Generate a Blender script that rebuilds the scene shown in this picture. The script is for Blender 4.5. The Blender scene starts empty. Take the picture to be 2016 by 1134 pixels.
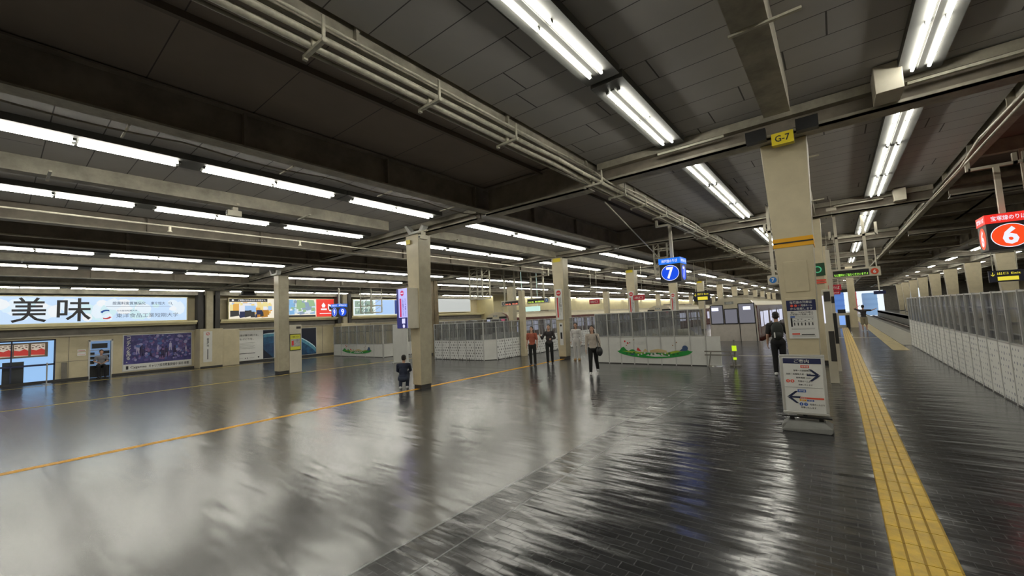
import bpy, bmesh, math, random
from mathutils import Vector, Matrix
random.seed(7)
SC = bpy.context.scene
COL = SC.collection
PI = math.pi

# ------------------------------------------------------------------ camera, world, exposure
FL, YAW, PIT, ROL = 806.6, math.radians(-38.2), math.radians(4.306), math.radians(2.814)
cf = Vector((math.sin(YAW)*math.cos(PIT), math.cos(YAW)*math.cos(PIT), math.sin(PIT)))
r0 = Vector((math.cos(YAW), -math.sin(YAW), 0)); u0 = r0.cross(cf)
cr = r0*math.cos(ROL) - u0*math.sin(ROL); cu = u0*math.cos(ROL) + r0*math.sin(ROL)
cam = bpy.data.cameras.new('camera'); co = bpy.data.objects.new('camera', cam); COL.objects.link(co)
m = Matrix.Identity(4)
for i in range(3):
    m[i][0] = cr[i]; m[i][1] = cu[i]; m[i][2] = -cf[i]
m[0][3], m[1][3], m[2][3] = 0, 0, 2.0
co.matrix_world = m
cam.sensor_width = 36; cam.lens = FL/2016*36; cam.clip_start = .05; cam.clip_end = 400
SC.camera = co
w = bpy.data.worlds.new('world'); SC.world = w; w.use_nodes = True
w.node_tree.nodes['Background'].inputs[0].default_value = (.85, .93, 1, 1)
w.node_tree.nodes['Background'].inputs[1].default_value = 1.05
SC.view_settings.view_transform = 'Standard'; SC.view_settings.look = 'None'
SC.view_settings.gamma = 1; SC.view_settings.exposure = 0.0
SC.view_settings.use_curve_mapping = False
TUBE = 33.0          # radiance of the fluorescent tubes

# ------------------------------------------------------------------ materials
MATS = {}
def mat(name, col, rough=.6, metal=0, emit=0, var=0, scale=3.0, bump=0, alpha=1.0, spec=.5, col2=None):
    if name in MATS: return MATS[name]
    M = bpy.data.materials.new(name); M.use_nodes = True
    nt = M.node_tree; b = nt.nodes['Principled BSDF']
    b.inputs['Base Color'].default_value = (*col, 1)
    b.inputs['Roughness'].default_value = rough; b.inputs['Metallic'].default_value = metal
    b.inputs['Specular IOR Level'].default_value = spec
    if emit:
        b.inputs['Emission Color'].default_value = (*col, 1); b.inputs['Emission Strength'].default_value = emit
        b.inputs['Base Color'].default_value = (col[0]*.1, col[1]*.1, col[2]*.1, 1)
    if var or bump:
        tc = nt.nodes.new('ShaderNodeTexCoord'); n = nt.nodes.new('ShaderNodeTexNoise')
        n.inputs['Scale'].default_value = scale; n.inputs['Detail'].default_value = 6; n.inputs['Roughness'].default_value = .65
        nt.links.new(tc.outputs['Object'], n.inputs['Vector'])
        if var:
            r = nt.nodes.new('ShaderNodeValToRGB'); c2 = col2 or tuple(c*(1-var) for c in col)
            r.color_ramp.elements[0].position = .35; r.color_ramp.elements[1].position = .65
            r.color_ramp.elements[0].color = (*c2, 1); r.color_ramp.elements[1].color = (*[min(1, c*(1+var*.3)) for c in col], 1)
            nt.links.new(n.outputs['Fac'], r.inputs['Fac']); nt.links.new(r.outputs['Color'], b.inputs['Base Color'])
        if bump:
            bp = nt.nodes.new('ShaderNodeBump'); bp.inputs['Strength'].default_value = bump; bp.inputs['Distance'].default_value = .02
            nt.links.new(n.outputs['Fac'], bp.inputs['Height']); nt.links.new(bp.outputs['Normal'], b.inputs['Normal'])
    if alpha < 1: b.inputs['Alpha'].default_value = alpha
    MATS[name] = M
    return M

class G:                                     # tiny node helper
    def __init__(s, name):
        s.M = bpy.data.materials.new(name); s.M.use_nodes = True; s.nt = s.M.node_tree; s.b = s.nt.nodes['Principled BSDF']; MATS[name] = s.M
    def n(s, t, **k):
        x = s.nt.nodes.new(t)
        for a, v in k.items(): setattr(x, a, v)
        return x
    def l(s, a, b): s.nt.links.new(a, b)
    def math(s, op, a, b=None, c=None):
        x = s.n('ShaderNodeMath', operation=op)
        for i, v in enumerate((a, b, c)):
            if v is None: continue
            if isinstance(v, (int, float)): x.inputs[i].default_value = v
            else: s.l(v, x.inputs[i])
        return x.outputs[0]
    def mix(s, f, a, b):
        x = s.n('ShaderNodeMix', data_type='RGBA')
        for i, v in ((0, f), (6, a), (7, b)):
            if isinstance(v, (int, float)): x.inputs[i].default_value = v
            elif isinstance(v, tuple): x.inputs[i].default_value = (*v, 1)
            else: s.l(v, x.inputs[i])
        return x.outputs[2]
    def noise(s, vec, scale, detail=5, rough=.6):
        x = s.n('ShaderNodeTexNoise'); x.inputs['Scale'].default_value = scale
        x.inputs['Detail'].default_value = detail; x.inputs['Roughness'].default_value = rough
        s.l(vec, x.inputs['Vector']); return x.outputs['Fac']

def floor_material():
    g = G('floor_tiles'); tc = g.n('ShaderNodeTexCoord'); P = tc.outputs['Object']
    sx = g.n('ShaderNodeSeparateXYZ'); g.l(P, sx.inputs[0]); X, Y = sx.outputs[0], sx.outputs[1]
    # brick pavers (right) -------------------------------------------------
    br = g.n('ShaderNodeTexBrick'); br.offset = .5
    br.inputs['Color1'].default_value = (0, 0, 0, 1); br.inputs['Color2'].default_value = (1, 1, 1, 1); br.inputs['Mortar'].default_value = (.5, .5, .5, 1)
    br.inputs['Scale'].default_value = 1; br.inputs['Brick Width'].default_value = .19; br.inputs['Row Height'].default_value = .095
    br.inputs['Mortar Size'].default_value = .004; br.inputs['Mortar Smooth'].default_value = .4
    nz = g.n('ShaderNodeTexNoise'); nz.inputs['Scale'].default_value = 2.2; g.l(P, nz.inputs['Vector'])
    vm = g.n('ShaderNodeVectorMath', operation='MULTIPLY_ADD'); g.l(nz.outputs['Color'], vm.inputs[0]); vm.inputs[1].default_value = (.03, .03, 0); g.l(P, vm.inputs[2])
    g.l(vm.outputs[0], br.inputs['Vector'])
    right = g.math('GREATER_THAN', X, -3.28)
    # large slab joints (left)
    def joint(v, step, wd):
        f = g.math('FRACT', g.math('DIVIDE', v, step)); return g.math('LESS_THAN', f, wd/step)
    jl = g.math('MAXIMUM', joint(X, 1.9, .012), joint(Y, 1.9, .012))
    edge = g.math('LESS_THAN', g.math('ABSOLUTE', g.math('ADD', X, 3.28)), .012)
    edge2 = g.math('LESS_THAN', g.math('ABSOLUTE', g.math('ADD', X, 2.85)), .008)
    mott = g.noise(P, .9, 8, .7); fine = g.noise(P, 14, 4, .6)
    mp = g.n('ShaderNodeMapping'); mp.inputs['Scale'].default_value = (.35, 2.2, 1); mp.inputs['Rotation'].default_value = (0, 0, .25); g.l(P, mp.inputs['Vector'])
    swirl = g.noise(mp.outputs[0], .7, 2, .5)
    smooth = g.mix(mott, (.028, .028, .030), (.050, .050, .052))
    brick = g.mix(br.outputs['Color'], (.012, .013, .015), (.026, .027, .031))
    brick = g.mix(g.math('MULTIPLY', fine, .35), brick, (.05, .05, .055))
    c = g.mix(right, smooth, brick)
    mort = g.math('MULTIPLY', br.outputs['Fac'], right)
    c = g.mix(g.math('MULTIPLY', mort, .35), c, (.09, .09, .09))
    c = g.mix(g.math('MULTIPLY', g.math('MAXIMUM', edge, edge2), .7), c, (.25, .25, .25))
    c = g.mix(g.math('MULTIPLY', g.math('MULTIPLY', jl, g.math('SUBTRACT', 1, right)), .22), c, (.02, .02, .02))
    g.l(c, g.b.inputs['Base Color'])
    rr = g.math('MULTIPLY_ADD', mott, .16, .10)
    rl = g.math('MULTIPLY_ADD', swirl, .09, .165)
    mx = g.n('ShaderNodeMix', data_type='FLOAT'); g.l(right, mx.inputs[0]); g.l(rl, mx.inputs[2]); g.l(rr, mx.inputs[3])
    g.l(mx.outputs[0], g.b.inputs['Roughness'])
    g.b.inputs['Specular IOR Level'].default_value = .85
    g.l(g.math('MULTIPLY_ADD', right, -.5, 2.05), g.b.inputs['IOR'])
    # bump: long-wave waviness plus pavers set at slightly different heights
    hb = g.math('SUBTRACT', g.math('MULTIPLY', g.noise(P, 9, 3, .5), .35), br.outputs['Fac'])
    hb = g.math('MULTIPLY', hb, right)
    mp2 = g.n('ShaderNodeMapping'); mp2.inputs['Scale'].default_value = (.5, 2.2, 1); mp2.inputs['Rotation'].default_value = (0, 0, -.45); g.l(P, mp2.inputs['Vector'])
    mp3 = g.n('ShaderNodeMapping'); mp3.inputs['Scale'].default_value = (1.2, 6.5, 1); mp3.inputs['Rotation'].default_value = (0, 0, -.30); g.l(P, mp3.inputs['Vector'])
    wav = g.math('ADD', g.noise(mp2.outputs[0], 1.6, 1, .4), g.math('MULTIPLY', g.noise(mp3.outputs[0], 1.5, 1, .4), .40))
    sep = g.n('ShaderNodeSeparateColor'); g.l(br.outputs['Color'], sep.inputs[0])
    tiltb = g.math('MULTIPLY', g.math('SUBTRACT', sep.outputs[0], .5), g.math('MULTIPLY_ADD', g.noise(P, 5, 2, .5), 2.0, .2))
    hb = g.math('ADD', hb, g.math('MULTIPLY', g.math('MULTIPLY', tiltb, right), .55))
    h = g.math('ADD', g.math('MULTIPLY', hb, .5), g.math('MULTIPLY', wav, g.math('MULTIPLY_ADD', right, .9, 1.2)))
    bp = g.n('ShaderNodeBump'); bp.inputs['Strength'].default_value = .42; bp.inputs['Distance'].default_value = .02
    g.l(h, bp.inputs['Height']); g.l(bp.outputs[0], g.b.inputs['Normal'])
    return g.M

def panel_material(name, ca, cb, joint_c, stepy=.54, stepx=0, rough=.8):
    g = G(name); tc = g.n('ShaderNodeTexCoord'); P = tc.outputs['Object']
    sx = g.n('ShaderNodeSeparateXYZ'); g.l(P, sx.inputs[0]); X, Y = sx.outputs[0], sx.outputs[1]
    f = g.math('FRACT', g.math('DIVIDE', g.math('ADD', Y, 100.02), stepy)); j = g.math('LESS_THAN', f, .014/stepy)
    if stepx:
        row = g.math('FLOOR', g.math('DIVIDE', g.math('ADD', Y, 100.02), stepy))
        wn = g.n('ShaderNodeTexWhiteNoise', noise_dimensions='1D'); g.l(row, wn.inputs['W'])
        fx = g.math('FRACT', g.math('DIVIDE', g.math('ADD', X, g.math('MULTIPLY', wn.outputs['Value'], stepx)), stepx))
        j = g.math('MAXIMUM', j, g.math('LESS_THAN', fx, .02/stepx))
    c = g.mix(g.noise(P, 1.3, 7, .65), ca, cb); c = g.mix(g.math('MULTIPLY', j, .85), c, joint_c)
    g.l(c, g.b.inputs['Base Color']); g.b.inputs['Roughness'].default_value = rough
    return g.M

def dotted(name, base, ink, sx_, sz_, r_, axis=0, keep=.75):
    """white sheet printed with a grid of small grey motifs"""
    g = G(name); tc = g.n('ShaderNodeTexCoord'); P = tc.outputs['Object']
    s = g.n('ShaderNodeSeparateXYZ'); g.l(P, s.inputs[0]); U = s.outputs[axis]; V = s.outputs[2]
    v = g.math('DIVIDE', V, sz_); rowi = g.math('FLOOR', v)
    u = g.math('ADD', g.math('DIVIDE', U, sx_), g.math('MULTIPLY', g.math('MODULO', rowi, 2.0), .5))
    fu = g.math('SUBTRACT', g.math('FRACT', u), .5); fv = g.math('SUBTRACT', g.math('FRACT', v), .5)
    cv = g.n('ShaderNodeCombineXYZ'); g.l(g.math('FLOOR', u), cv.inputs[0]); g.l(rowi, cv.inputs[1])
    wn = g.n('ShaderNodeTexWhiteNoise', noise_dimensions='2D'); g.l(cv.outputs[0], wn.inputs['Vector'])
    rad = g.math('MULTIPLY_ADD', wn.outputs['Value'], r_*.7, r_*.5)
    d = g.math('SQRT', g.math('ADD', g.math('POWER', g.math('MULTIPLY', fu, sx_/sz_), 2), g.math('POWER', fv, 2)))
    dd = g.math('ADD', d, g.math('MULTIPLY_ADD', g.noise(P, 60, 2, .5), .25, -.12))
    on = g.math('MULTIPLY', g.math('LESS_THAN', dd, rad), g.math('LESS_THAN', wn.outputs['Value'], keep))
    cl = g.mix(g.noise(P, 1.5), tuple(b*.93 for b in base), base)
    g.l(g.mix(g.math('MULTIPLY', on, .8), cl, ink), g.b.inputs['Base Color']); g.b.inputs['Roughness'].default_value = .45
    return g.M

def streak_glass(name):  # upright grey streaks imitate reflections, mixed into the pane itself
    g = G(name); tc = g.n('ShaderNodeTexCoord'); P = tc.outputs['Object']
    mp = g.n('ShaderNodeMapping'); mp.inputs['Scale'].default_value = (5.5, 5.5, .18); g.l(P, mp.inputs['Vector'])
    f = g.noise(mp.outputs[0], 2.2, 6, .7)
    r = g.n('ShaderNodeValToRGB'); r.color_ramp.elements[0].position = .42; r.color_ramp.elements[1].position = .66
    r.color_ramp.elements[0].color = (.12, .12, .12, 1); r.color_ramp.elements[1].color = (.62, .62, .62, 1); g.l(f, r.inputs[0])
    tr = g.n('ShaderNodeBsdfTransparent'); tr.inputs[0].default_value = (.68, .69, .69, 1)
    g.b.inputs['Base Color'].default_value = (.34, .345, .35, 1); g.b.inputs['Roughness'].default_value = .12
    mx = g.n('ShaderNodeMixShader'); g.l(r.outputs[0], mx.inputs[0]); g.l(tr.outputs[0], mx.inputs[1]); g.l(g.b.outputs[0], mx.inputs[2])
    g.l(mx.outputs[0], g.nt.nodes['Material Output'].inputs['Surface'])
    return g.M

FLOOR = floor_material()
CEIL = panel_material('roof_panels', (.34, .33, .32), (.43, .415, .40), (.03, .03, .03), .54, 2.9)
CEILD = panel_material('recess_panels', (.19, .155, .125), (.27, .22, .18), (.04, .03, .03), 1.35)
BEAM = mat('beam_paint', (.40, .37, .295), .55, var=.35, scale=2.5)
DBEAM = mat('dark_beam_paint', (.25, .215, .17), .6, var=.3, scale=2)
GALV = mat('pipe_paint', (.62, .59, .48), .42, var=.25, scale=9)
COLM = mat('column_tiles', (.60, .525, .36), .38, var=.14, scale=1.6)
COLS = mat('column_side', (.40, .36, .26), .45, var=.2, scale=2)  # darker tile copy, side shade put into the colour; wall pipe shares it
CREAM = mat('cream_paint', (.56, .52, .42), .5, var=.1, scale=2)
CREAMY = mat('yellow_cream', (.62, .55, .32), .5, var=.08, scale=1.5)
WALLM = mat('wall_cladding', (.57, .50, .335), .45, var=.14, scale=1.1)
GREYB = mat('grey_band', (.20, .185, .16), .6, var=.2)
BLACK = mat('black_plastic', (.012, .012, .013), .4)
DARK = mat('dark_metal', (.035, .032, .03), .5)
NAVY = mat('navy_print', (.012, .018, .085), .45)
WHITE = mat('white_sheet', (.72, .72, .70), .4, var=.04)
WPAINT = mat('white_paint', (.66, .66, .63), .4, var=.06)
ALU = mat('aluminium', (.58, .58, .57), .35, metal=.6)
INK = mat('ink_black', (.02, .02, .025), .5)
RED = mat('red_print', (.60, .03, .03), .45)
REDO = mat('orange_red_print', (.75, .10, .06), .45)
YEL = mat('yellow_plate', (.75, .60, .02), .45)
ORA = mat('orange_band', (.85, .42, .01), .45)
BLUE = mat('blue_print', (.02, .10, .45), .45)
GREEN = mat('green_print', (.01, .27, .04), .5)
LGREEN = mat('lime_print', (.30, .42, .04), .5)
TACT = mat('tactile_yellow', (.66, .42, .01), .38, var=.28, scale=5, col2=(.48, .30, .01), spec=.4)
LINEY = mat('line_yellow', (.90, .43, .0), .5, var=.25, scale=4)
LINEP = mat('line_pale', (.62, .46, .08), .5, var=.3, scale=4)
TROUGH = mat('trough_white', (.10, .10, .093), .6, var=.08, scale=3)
GLASS = streak_glass('barrier_glass')
DOT8 = dotted('dotted_sheet', (.72, .72, .71), (.06, .06, .06), .17, .14, .30, 0, .95)
DOT8S = dotted('dotted_sheet_side', (.72, .72, .71), (.12, .12, .12), .17, .14, .26, 1, .6)
DOT6 = dotted('motif_sheet', (.70, .70, .67), (.10, .12, .18), .15, .12, .26, 0, .85)
MAROON = mat('maroon_body', (.085, .022, .016), .18, spec=.7)
TROOF = mat('ivory_roof', (.66, .60, .46), .4, var=.08)
TFRONT = mat('front_panel', (.62, .57, .52), .25, var=.1)  # pale tone stands for glass highlights over maroon, put into the colour
WINDARK = mat('window_dark', (.03, .035, .04), .08, spec=.8)
WINLIT = mat('window_lit', (.62, .64, .80), .2, emit=.9)
BALLAST = mat('ballast', (.05, .045, .04), .9, var=.5, scale=18, bump=.6)
CONC = mat('concrete_edge', (.20, .195, .18), .7, var=.25, scale=2)
SKIN = mat('skin', (.52, .31, .22), .5)
HAIR = mat('hair_black', (.012, .010, .009), .5)
def E_(name, c, s=1.0): return mat(name, c, .4, emit=s)
TUBEM = E_('tube_light', (1.0, .975, .86), TUBE)

# ------------------------------------------------------------------ mesh helpers
class MB:
    def __init__(s): s.v = []; s.f = []; s.m = []
    def add(s, vs, fs, mi=0):
        o = len(s.v); s.v += [tuple(v) for v in vs]; s.f += [tuple(i+o for i in f) for f in fs]; s.m += [mi]*len(fs); return s
    def box(s, x0, x1, y0, y1, z0, z1, mi=0, taper=None):
        a, b = (x0, x1), (y0, y1)
        vs = [(x0, y0, z0), (x1, y0, z0), (x1, y1, z0), (x0, y1, z0), (x0, y0, z1), (x1, y0, z1), (x1, y1, z1), (x0, y1, z1)]
        if taper:                                  # (dx, dy) the top grows by on each side
            dx, dy = taper
            vs[4:] = [(x0-dx, y0-dy, z1), (x1+dx, y0-dy, z1), (x1+dx, y1+dy, z1), (x0-dx, y1+dy, z1)]
        return s.add(vs, [(3, 2, 1, 0), (4, 5, 6, 7), (0, 1, 5, 4), (1, 2, 6, 5), (2, 3, 7, 6), (3, 0, 4, 7)], mi)
    def quad(s, a, b, c, d, mi=0): return s.add([a, b, c, d], [(0, 1, 2, 3)], mi)
    def cyl(s, p0, p1, r, n=10, mi=0, r1=None):
        p0 = Vector(p0); p1 = Vector(p1); d = (p1-p0).normalized(); r1 = r if r1 is None else r1
        t = Vector((0, 0, 1)) if abs(d.z) < .9 else Vector((1, 0, 0)); a = d.cross(t).normalized(); b = d.cross(a)
        vs = []
        for p, rr in ((p0, r), (p1, r1)):
            for i in range(n):
                an = 2*PI*i/n; vs.append(p + a*math.cos(an)*rr + b*math.sin(an)*rr)
        fs = [(i, (i+1) % n, n+(i+1) % n, n+i) for i in range(n)] + [tuple(range(n-1, -1, -1)), tuple(range(n, 2*n))]
        return s.add(vs, fs, mi)
    def path(s, pts, r, n=8, mi=0):
        for a, b in zip(pts, pts[1:]): s.cyl(a, b, r, n, mi)
        return s
    def poly(s, pts, y=0, mi=0):                   # polygon in local x/z facing -y
        return s.add([(p[0], y, p[1]) for p in pts], [tuple(range(len(pts)))], mi)
    def disc(s, cx, cz, rx, y=0, n=24, mi=0, rz=None):
        rz = rz or rx
        return s.poly([(cx+rx*math.cos(2*PI*i/n), cz+rz*math.sin(2*PI*i/n)) for i in range(n)], y, mi)
    def ring(s, cx, cz, r, t, y=0, n=24, mi=0, rz=None):
        rz = rz or r; vs = []
        for i in range(n):
            c_, s_ = math.cos(2*PI*i/n), math.sin(2*PI*i/n)
            vs += [(cx+r*c_, y, cz+rz*s_), (cx+(r-t)*c_, y, cz+(rz-t)*s_)]
        return s.add(vs, [(2*i, 2*((i+1) % n), 2*((i+1) % n)+1, 2*i+1) for i in range(n)], mi)
    def ell(s, c, r, mi=0, nu=14, nv=9):
        vs = [(c[0], c[1], c[2]-r[2])]
        for j in range(1, nv):
            ph = -PI/2+PI*j/nv
            for i in range(nu): vs.append((c[0]+r[0]*math.cos(ph)*math.cos(2*PI*i/nu), c[1]+r[1]*math.cos(ph)*math.sin(2*PI*i/nu), c[2]+r[2]*math.sin(ph)))
        vs.append((c[0], c[1], c[2]+r[2])); fs = [(0, 1+(i+1) % nu, 1+i) for i in range(nu)]
        for j in range(nv-2):
            for i in range(nu): a = 1+j*nu; fs.append((a+i, a+(i+1) % nu, a+nu+(i+1) % nu, a+nu+i))
        a = 1+(nv-2)*nu; fs += [(a+i, a+(i+1) % nu, len(vs)-1) for i in range(nu)]
        return s.add(vs, fs, mi)

def link(name, mb, mats, parent=None, loc=None, rotz=0, smooth=False, bevel=0):
    me = bpy.data.meshes.new(name); me.from_pydata(mb.v, [], mb.f)
    if not isinstance(mats, (list, tuple)): mats = [mats]
    for x in mats: me.materials.append(x)
    me.polygons.foreach_set('material_index', mb.m)
    if smooth: me.polygons.foreach_set('use_smooth', [True]*len(mb.f))
    me.update()
    o = bpy.data.objects.new(name, me); COL.objects.link(o)
    if parent: o.parent = parent
    if loc: o.location = loc
    o.rotation_euler = (0, 0, rotz)
    if bevel:
        bv = o.modifiers.new('bevel', 'BEVEL'); bv.width = bevel; bv.segments = 2; bv.limit_method = 'ANGLE'
    return o
def tag(o, label, cat, group=None, kind=None):
    o['label'] = label; o['category'] = cat
    if group: o['group'] = group
    if kind: o['kind'] = kind
    return o
def empty(name, loc, label, cat, rotz=0, group=None):
    o = bpy.data.objects.new(name, None); COL.objects.link(o); o.location = loc; o.rotation_euler = (0, 0, rotz); o.empty_display_size = .1
    return tag(o, label, cat, group)
def struct(name, mb, mats): o = link(name, mb, mats); o['kind'] = 'structure'; return o
def dup(root, loc=None, rotz=None, label=None, scale=None):
    r = root.copy(); COL.objects.link(r)
    if loc is not None: r.location = loc
    if rotz is not None: r.rotation_euler = (0, 0, rotz)
    if scale: r.scale = scale
    if label: r['label'] = label
    for ch in list(root.children):
        c = ch.copy(); COL.objects.link(c); c.parent = r
        for g_ in list(ch.children):
            d = g_.copy(); COL.objects.link(d); d.parent = c
    return r
TXT = {}
def text_mesh(body, bold=0.0, vertical=False):
    k = (body, bold, vertical)
    if k in TXT: return TXT[k]
    cu_ = bpy.data.curves.new('t', 'FONT'); cu_.body = '\n'.join(body) if vertical else body
    cu_.size = 1; cu_.resolution_u = 2; cu_.offset = bold; cu_.align_x = 'CENTER' if vertical else 'LEFT'
    if vertical: cu_.space_line = .82
    ob = bpy.data.objects.new('t', cu_); me = ob.to_mesh()
    vs = [v.co.copy() for v in me.vertices]; fs = [tuple(p.vertices) for p in me.polygons]
    ob.to_mesh_clear(); bpy.data.objects.remove(ob); bpy.data.curves.remove(cu_)
    x0 = min(v.x for v in vs); x1 = max(v.x for v in vs); y0 = min(v.y for v in vs); y1 = max(v.y for v in vs)
    vs = [((v.x-x0)/(x1-x0), (v.y-y0)/(y1-y0)) for v in vs]
    TXT[k] = (vs, fs); return TXT[k]
def text(mb, body, x0, x1, z0, z1, y=-.004, mi=0, bold=.012, vertical=False, side=None):
    vs, fs = text_mesh(body, bold, vertical)
    if side is None: P = [(x0+u*(x1-x0), y, z0+v*(z1-z0)) for u, v in vs]
    else: P = [(side, x0+u*(x1-x0), z0+v*(z1-z0)) for u, v in vs]      # facing +x
    mb.add(P, fs, mi); return mb
def ordn(i): return ['first', 'second', 'third', 'fourth', 'fifth', 'sixth', 'seventh', 'eighth', 'ninth', 'tenth', 'eleventh', 'twelfth', 'thirteenth', 'fourteenth', 'fifteenth', 'sixteenth', 'seventeenth', 'eighteenth', 'nineteenth', 'twentieth'][i] if i < 20 else str(i+1)+'th'

# ------------------------------------------------------------------ floor, pits
YE = 118.0
mb = MB()
segs = [(-31, -27.1, 29.5), (-27.1, -23.3, None), (-23.3, -17.2, 29.5), (-17.2, -13.5, None), (-13.5, -6.8, 29.5), (-6.8, -3.55, None), (-3.55, 3.55, 29.5), (3.55, 6.75, None), (6.75, 12.9, 29.5), (12.9, 16.2, None), (16.2, 26, 29.5)]
PIT = 28.0
mb.box(-31, 26, -12, PIT, -.4, 0)
for a, b, f in segs:
    if f: mb.box(a, b, PIT, YE, -.4, 0)
struct('floor', mb, FLOOR)
mb = MB()
for a, b, f in segs:
    if not f: mb.box(a-.3, b+.3, PIT-.2, YE, -1.5, -1.15)
o = struct('floor_track_bed', mb, BALLAST); o.name = 'floor'
mb = MB()
for a, b, f in segs:
    if not f:
        mb.box(a-.3, a, PIT, YE, -1.2, -.02); mb.box(b, b+.3, PIT, YE, -1.2, -.02); mb.box(a, b, PIT-.3, PIT, -1.2, -.02)
        mb.box(a-.28, a-.005, PIT, YE, -.02, .006); mb.box(b+.005, b+.28, PIT, YE, -.02, .006)
struct('trim_1', mb, CONC)
for k, (cx, nm) in enumerate(((-25.2, 'beside the left wall'), (-15.35, 'second from the left'), (-5.2, 'under the nearest train'), (5.15, 'in the open pit on the right'))):
    e = empty('railway_track', (cx, PIT, -1.15), 'steel railway track on dark ballast ' + nm, 'railway track', group='railway tracks')
    for s_ in (-.72, .72):
        r_ = MB(); r_.box(s_-.06, s_+.06, .3, YE-PIT, .08, .10); r_.box(s_-.012, s_+.012, .3, YE-PIT, .1, .2); r_.box(s_-.035, s_+.035, .3, YE-PIT, .2, .24)
        link('rail', r_, mat('rail_steel', (.25, .2, .17), .35, metal=.7), e)
    r_ = MB()
    for i in range(60): r_.box(-1.2, 1.2, .5+i*.9, .72+i*.9, -.02, .08)
    link('sleepers', r_, CONC, e)['kind'] = 'stuff'

# ------------------------------------------------------------------ painted lines and tactile strips
def strip(name, x0, x1, y0, y1, m_, label, cat='floor marking', z=.004):
    b = MB(); b.box(x0, x1, y0, y1, .0005, z); o = link(name, b, m_); tag(o, label, cat); return o
strip('floor_line', -10.37, -10.20, -2, 16.9, LINEY, 'broad orange-yellow floor line running past the foot of the middle column')
strip('floor_line', -19.72, -19.60, -2, 15.4, LINEP, 'pale yellow floor line running beside the far column with the cabinet')
strip('floor_line', -28.65, -28.50, -2, 28, LINEP, 'pale yellow floor line running along the foot of the poster wall')
strip('floor_line', -3.5, 3.4, 30.2, 30.35, mat('line_cream', (.62, .55, .42), .4), 'thin cream line crossing the platform behind the waiting passenger')
strip('floor_line', -3.4, -.3, 19.4, 19.5, mat('line_cream', (.6, .6, .6), .4), 'thin pale line crossing the dark floor left of the near column')
strip('floor_line', -.3, 3.4, 46.5, 46.7, mat('line_cream', (.6, .6, .6), .4), 'thin cream line crossing the far platform before the photographer')
mb = MB()
y = 2.0
while y < 42:
    mb.box(.17, .56, y, y+.293, .0005, .006)
    if y < 42:
        for k in range(4): mb.box(.178+k*.096, .178+k*.096+.078, y, y+.292, .006, .011, 1)
    y += .3
tag(link('tactile_paving', mb, [mat('tactile_groove', (.36, .22, .01), .6), TACT]), 'long yellow ribbed tactile strip running away on the right', 'tactile paving')
mb = MB(); y = 22.5
while y < 80:
    mb.box(1.62, 2.12, y, y+.293, .0005, .006, 0); y += .3
tag(link('tactile_paving', mb, mat('tactile_pale', (.55, .45, .22), .4, var=.3, scale=4)), 'pale yellow tactile strip along the edge of the open track pit', 'tactile paving')
strip('platform_edge_strip', 2.15, 3.5, 25.2, 90, mat('edge_pale', (.42, .40, .34), .35, var=.2), 'pale paved edge strip beside the open track pit', 'platform edge')
strip('platform_edge_strip', -23.25, -22.9, 28, 90, CONC, 'pale platform edge beside the train nearest the left wall', 'platform edge')

# ------------------------------------------------------------------ outer shell
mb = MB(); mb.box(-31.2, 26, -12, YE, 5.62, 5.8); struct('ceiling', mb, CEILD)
mb = MB(); mb.box(-31.2, 26, -12.2, -12, 0, 5.8); struct('wall_back', mb, WALLM)
mb = MB(); mb.box(26, 26.2, -12, YE, 0, 5.8); struct('wall_right', mb, WALLM)
mb = MB(); mb.box(-31, 26, YE, YE+.3, 4.3, 5.8); mb.box(-31, -2.4, YE, YE+.3, -1.2, 4.3); mb.box(8.0, 11.5, YE, YE+.3, -1.2, 4.3); mb.box(14, 26, YE, YE+.3, -1.2, 4.3); struct('wall_front', mb, GREYB)
mb = MB()
mb.box(-31.3, -31, -12, YE, 0, 5.8, 0)                 # wall behind everything
mb.box(-31, -30.5, -12, -.9, 0, 2.2, 0)
mb.box(-31, -30.5, 1.97, 3.15, 0, 2.2, 0); mb.box(-31, -30.5, 3.97, 33, 0, 2.2, 0)   # cladding with door and window openings
mb.box(-31, -30.5, 3.15, 3.97, 1.93, 2.2, 0); mb.box(-31, -30.5, -.9, 1.97, 2.12, 2.2, 0)
struct('wall_left', mb, WALLM)
mb = MB(); mb.box(-31, -30.35, -12, 33, 2.2, 2.27, 1); mb.box(-31, -30.42, -12, 33, 2.27, 2.62, 0)
struct('trim_2', mb, [GREYB, CREAM])
mb = MB()
for a, b in ((-12, 7.55), (8.75, 16.35), (17.5, 33)):
    mb.box(-31, -30.0, a, b, 2.62, 2.72, 0); mb.box(-31, -29.85, a, b, 2.72, 2.84, 0)
struct('trim_3', mb, CREAMY)
mb = MB(); mb.box(-30.5, -30.42, -12, 3.13, 0, .12); mb.box(-30.5, -30.42, 3.99, 33, 0, .12); struct('baseboard_left', mb, DARK)
# cladding joints as thin battens
mb = MB()
for y in (2.4, 8.95, 10.8, 12.9, 15.4, 19.5, 22, 24.5, 27, 29.5): mb.box(-30.5, -30.49, y, y+.02, .12, 2.2)
for z in (.95,): mb.box(-30.5, -30.492, 2.0, 3.1, z, z+.02)
struct('trim_4', mb, GREYB)
# far buildings of the hall, left side
mb = MB(); mb.box(-31, -28.6, 33, 36, 0, 5.6, 0); mb.box(-31, -29.4, 36, YE, 2.3, 5.6, 0); mb.box(-31, -29.6, 36, YE, 0, 2.3, 1); struct('wall_left_far', mb, [CREAMY, DARK]); bpy.data.objects['wall_left_far'].name = 'wall_left'

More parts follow.
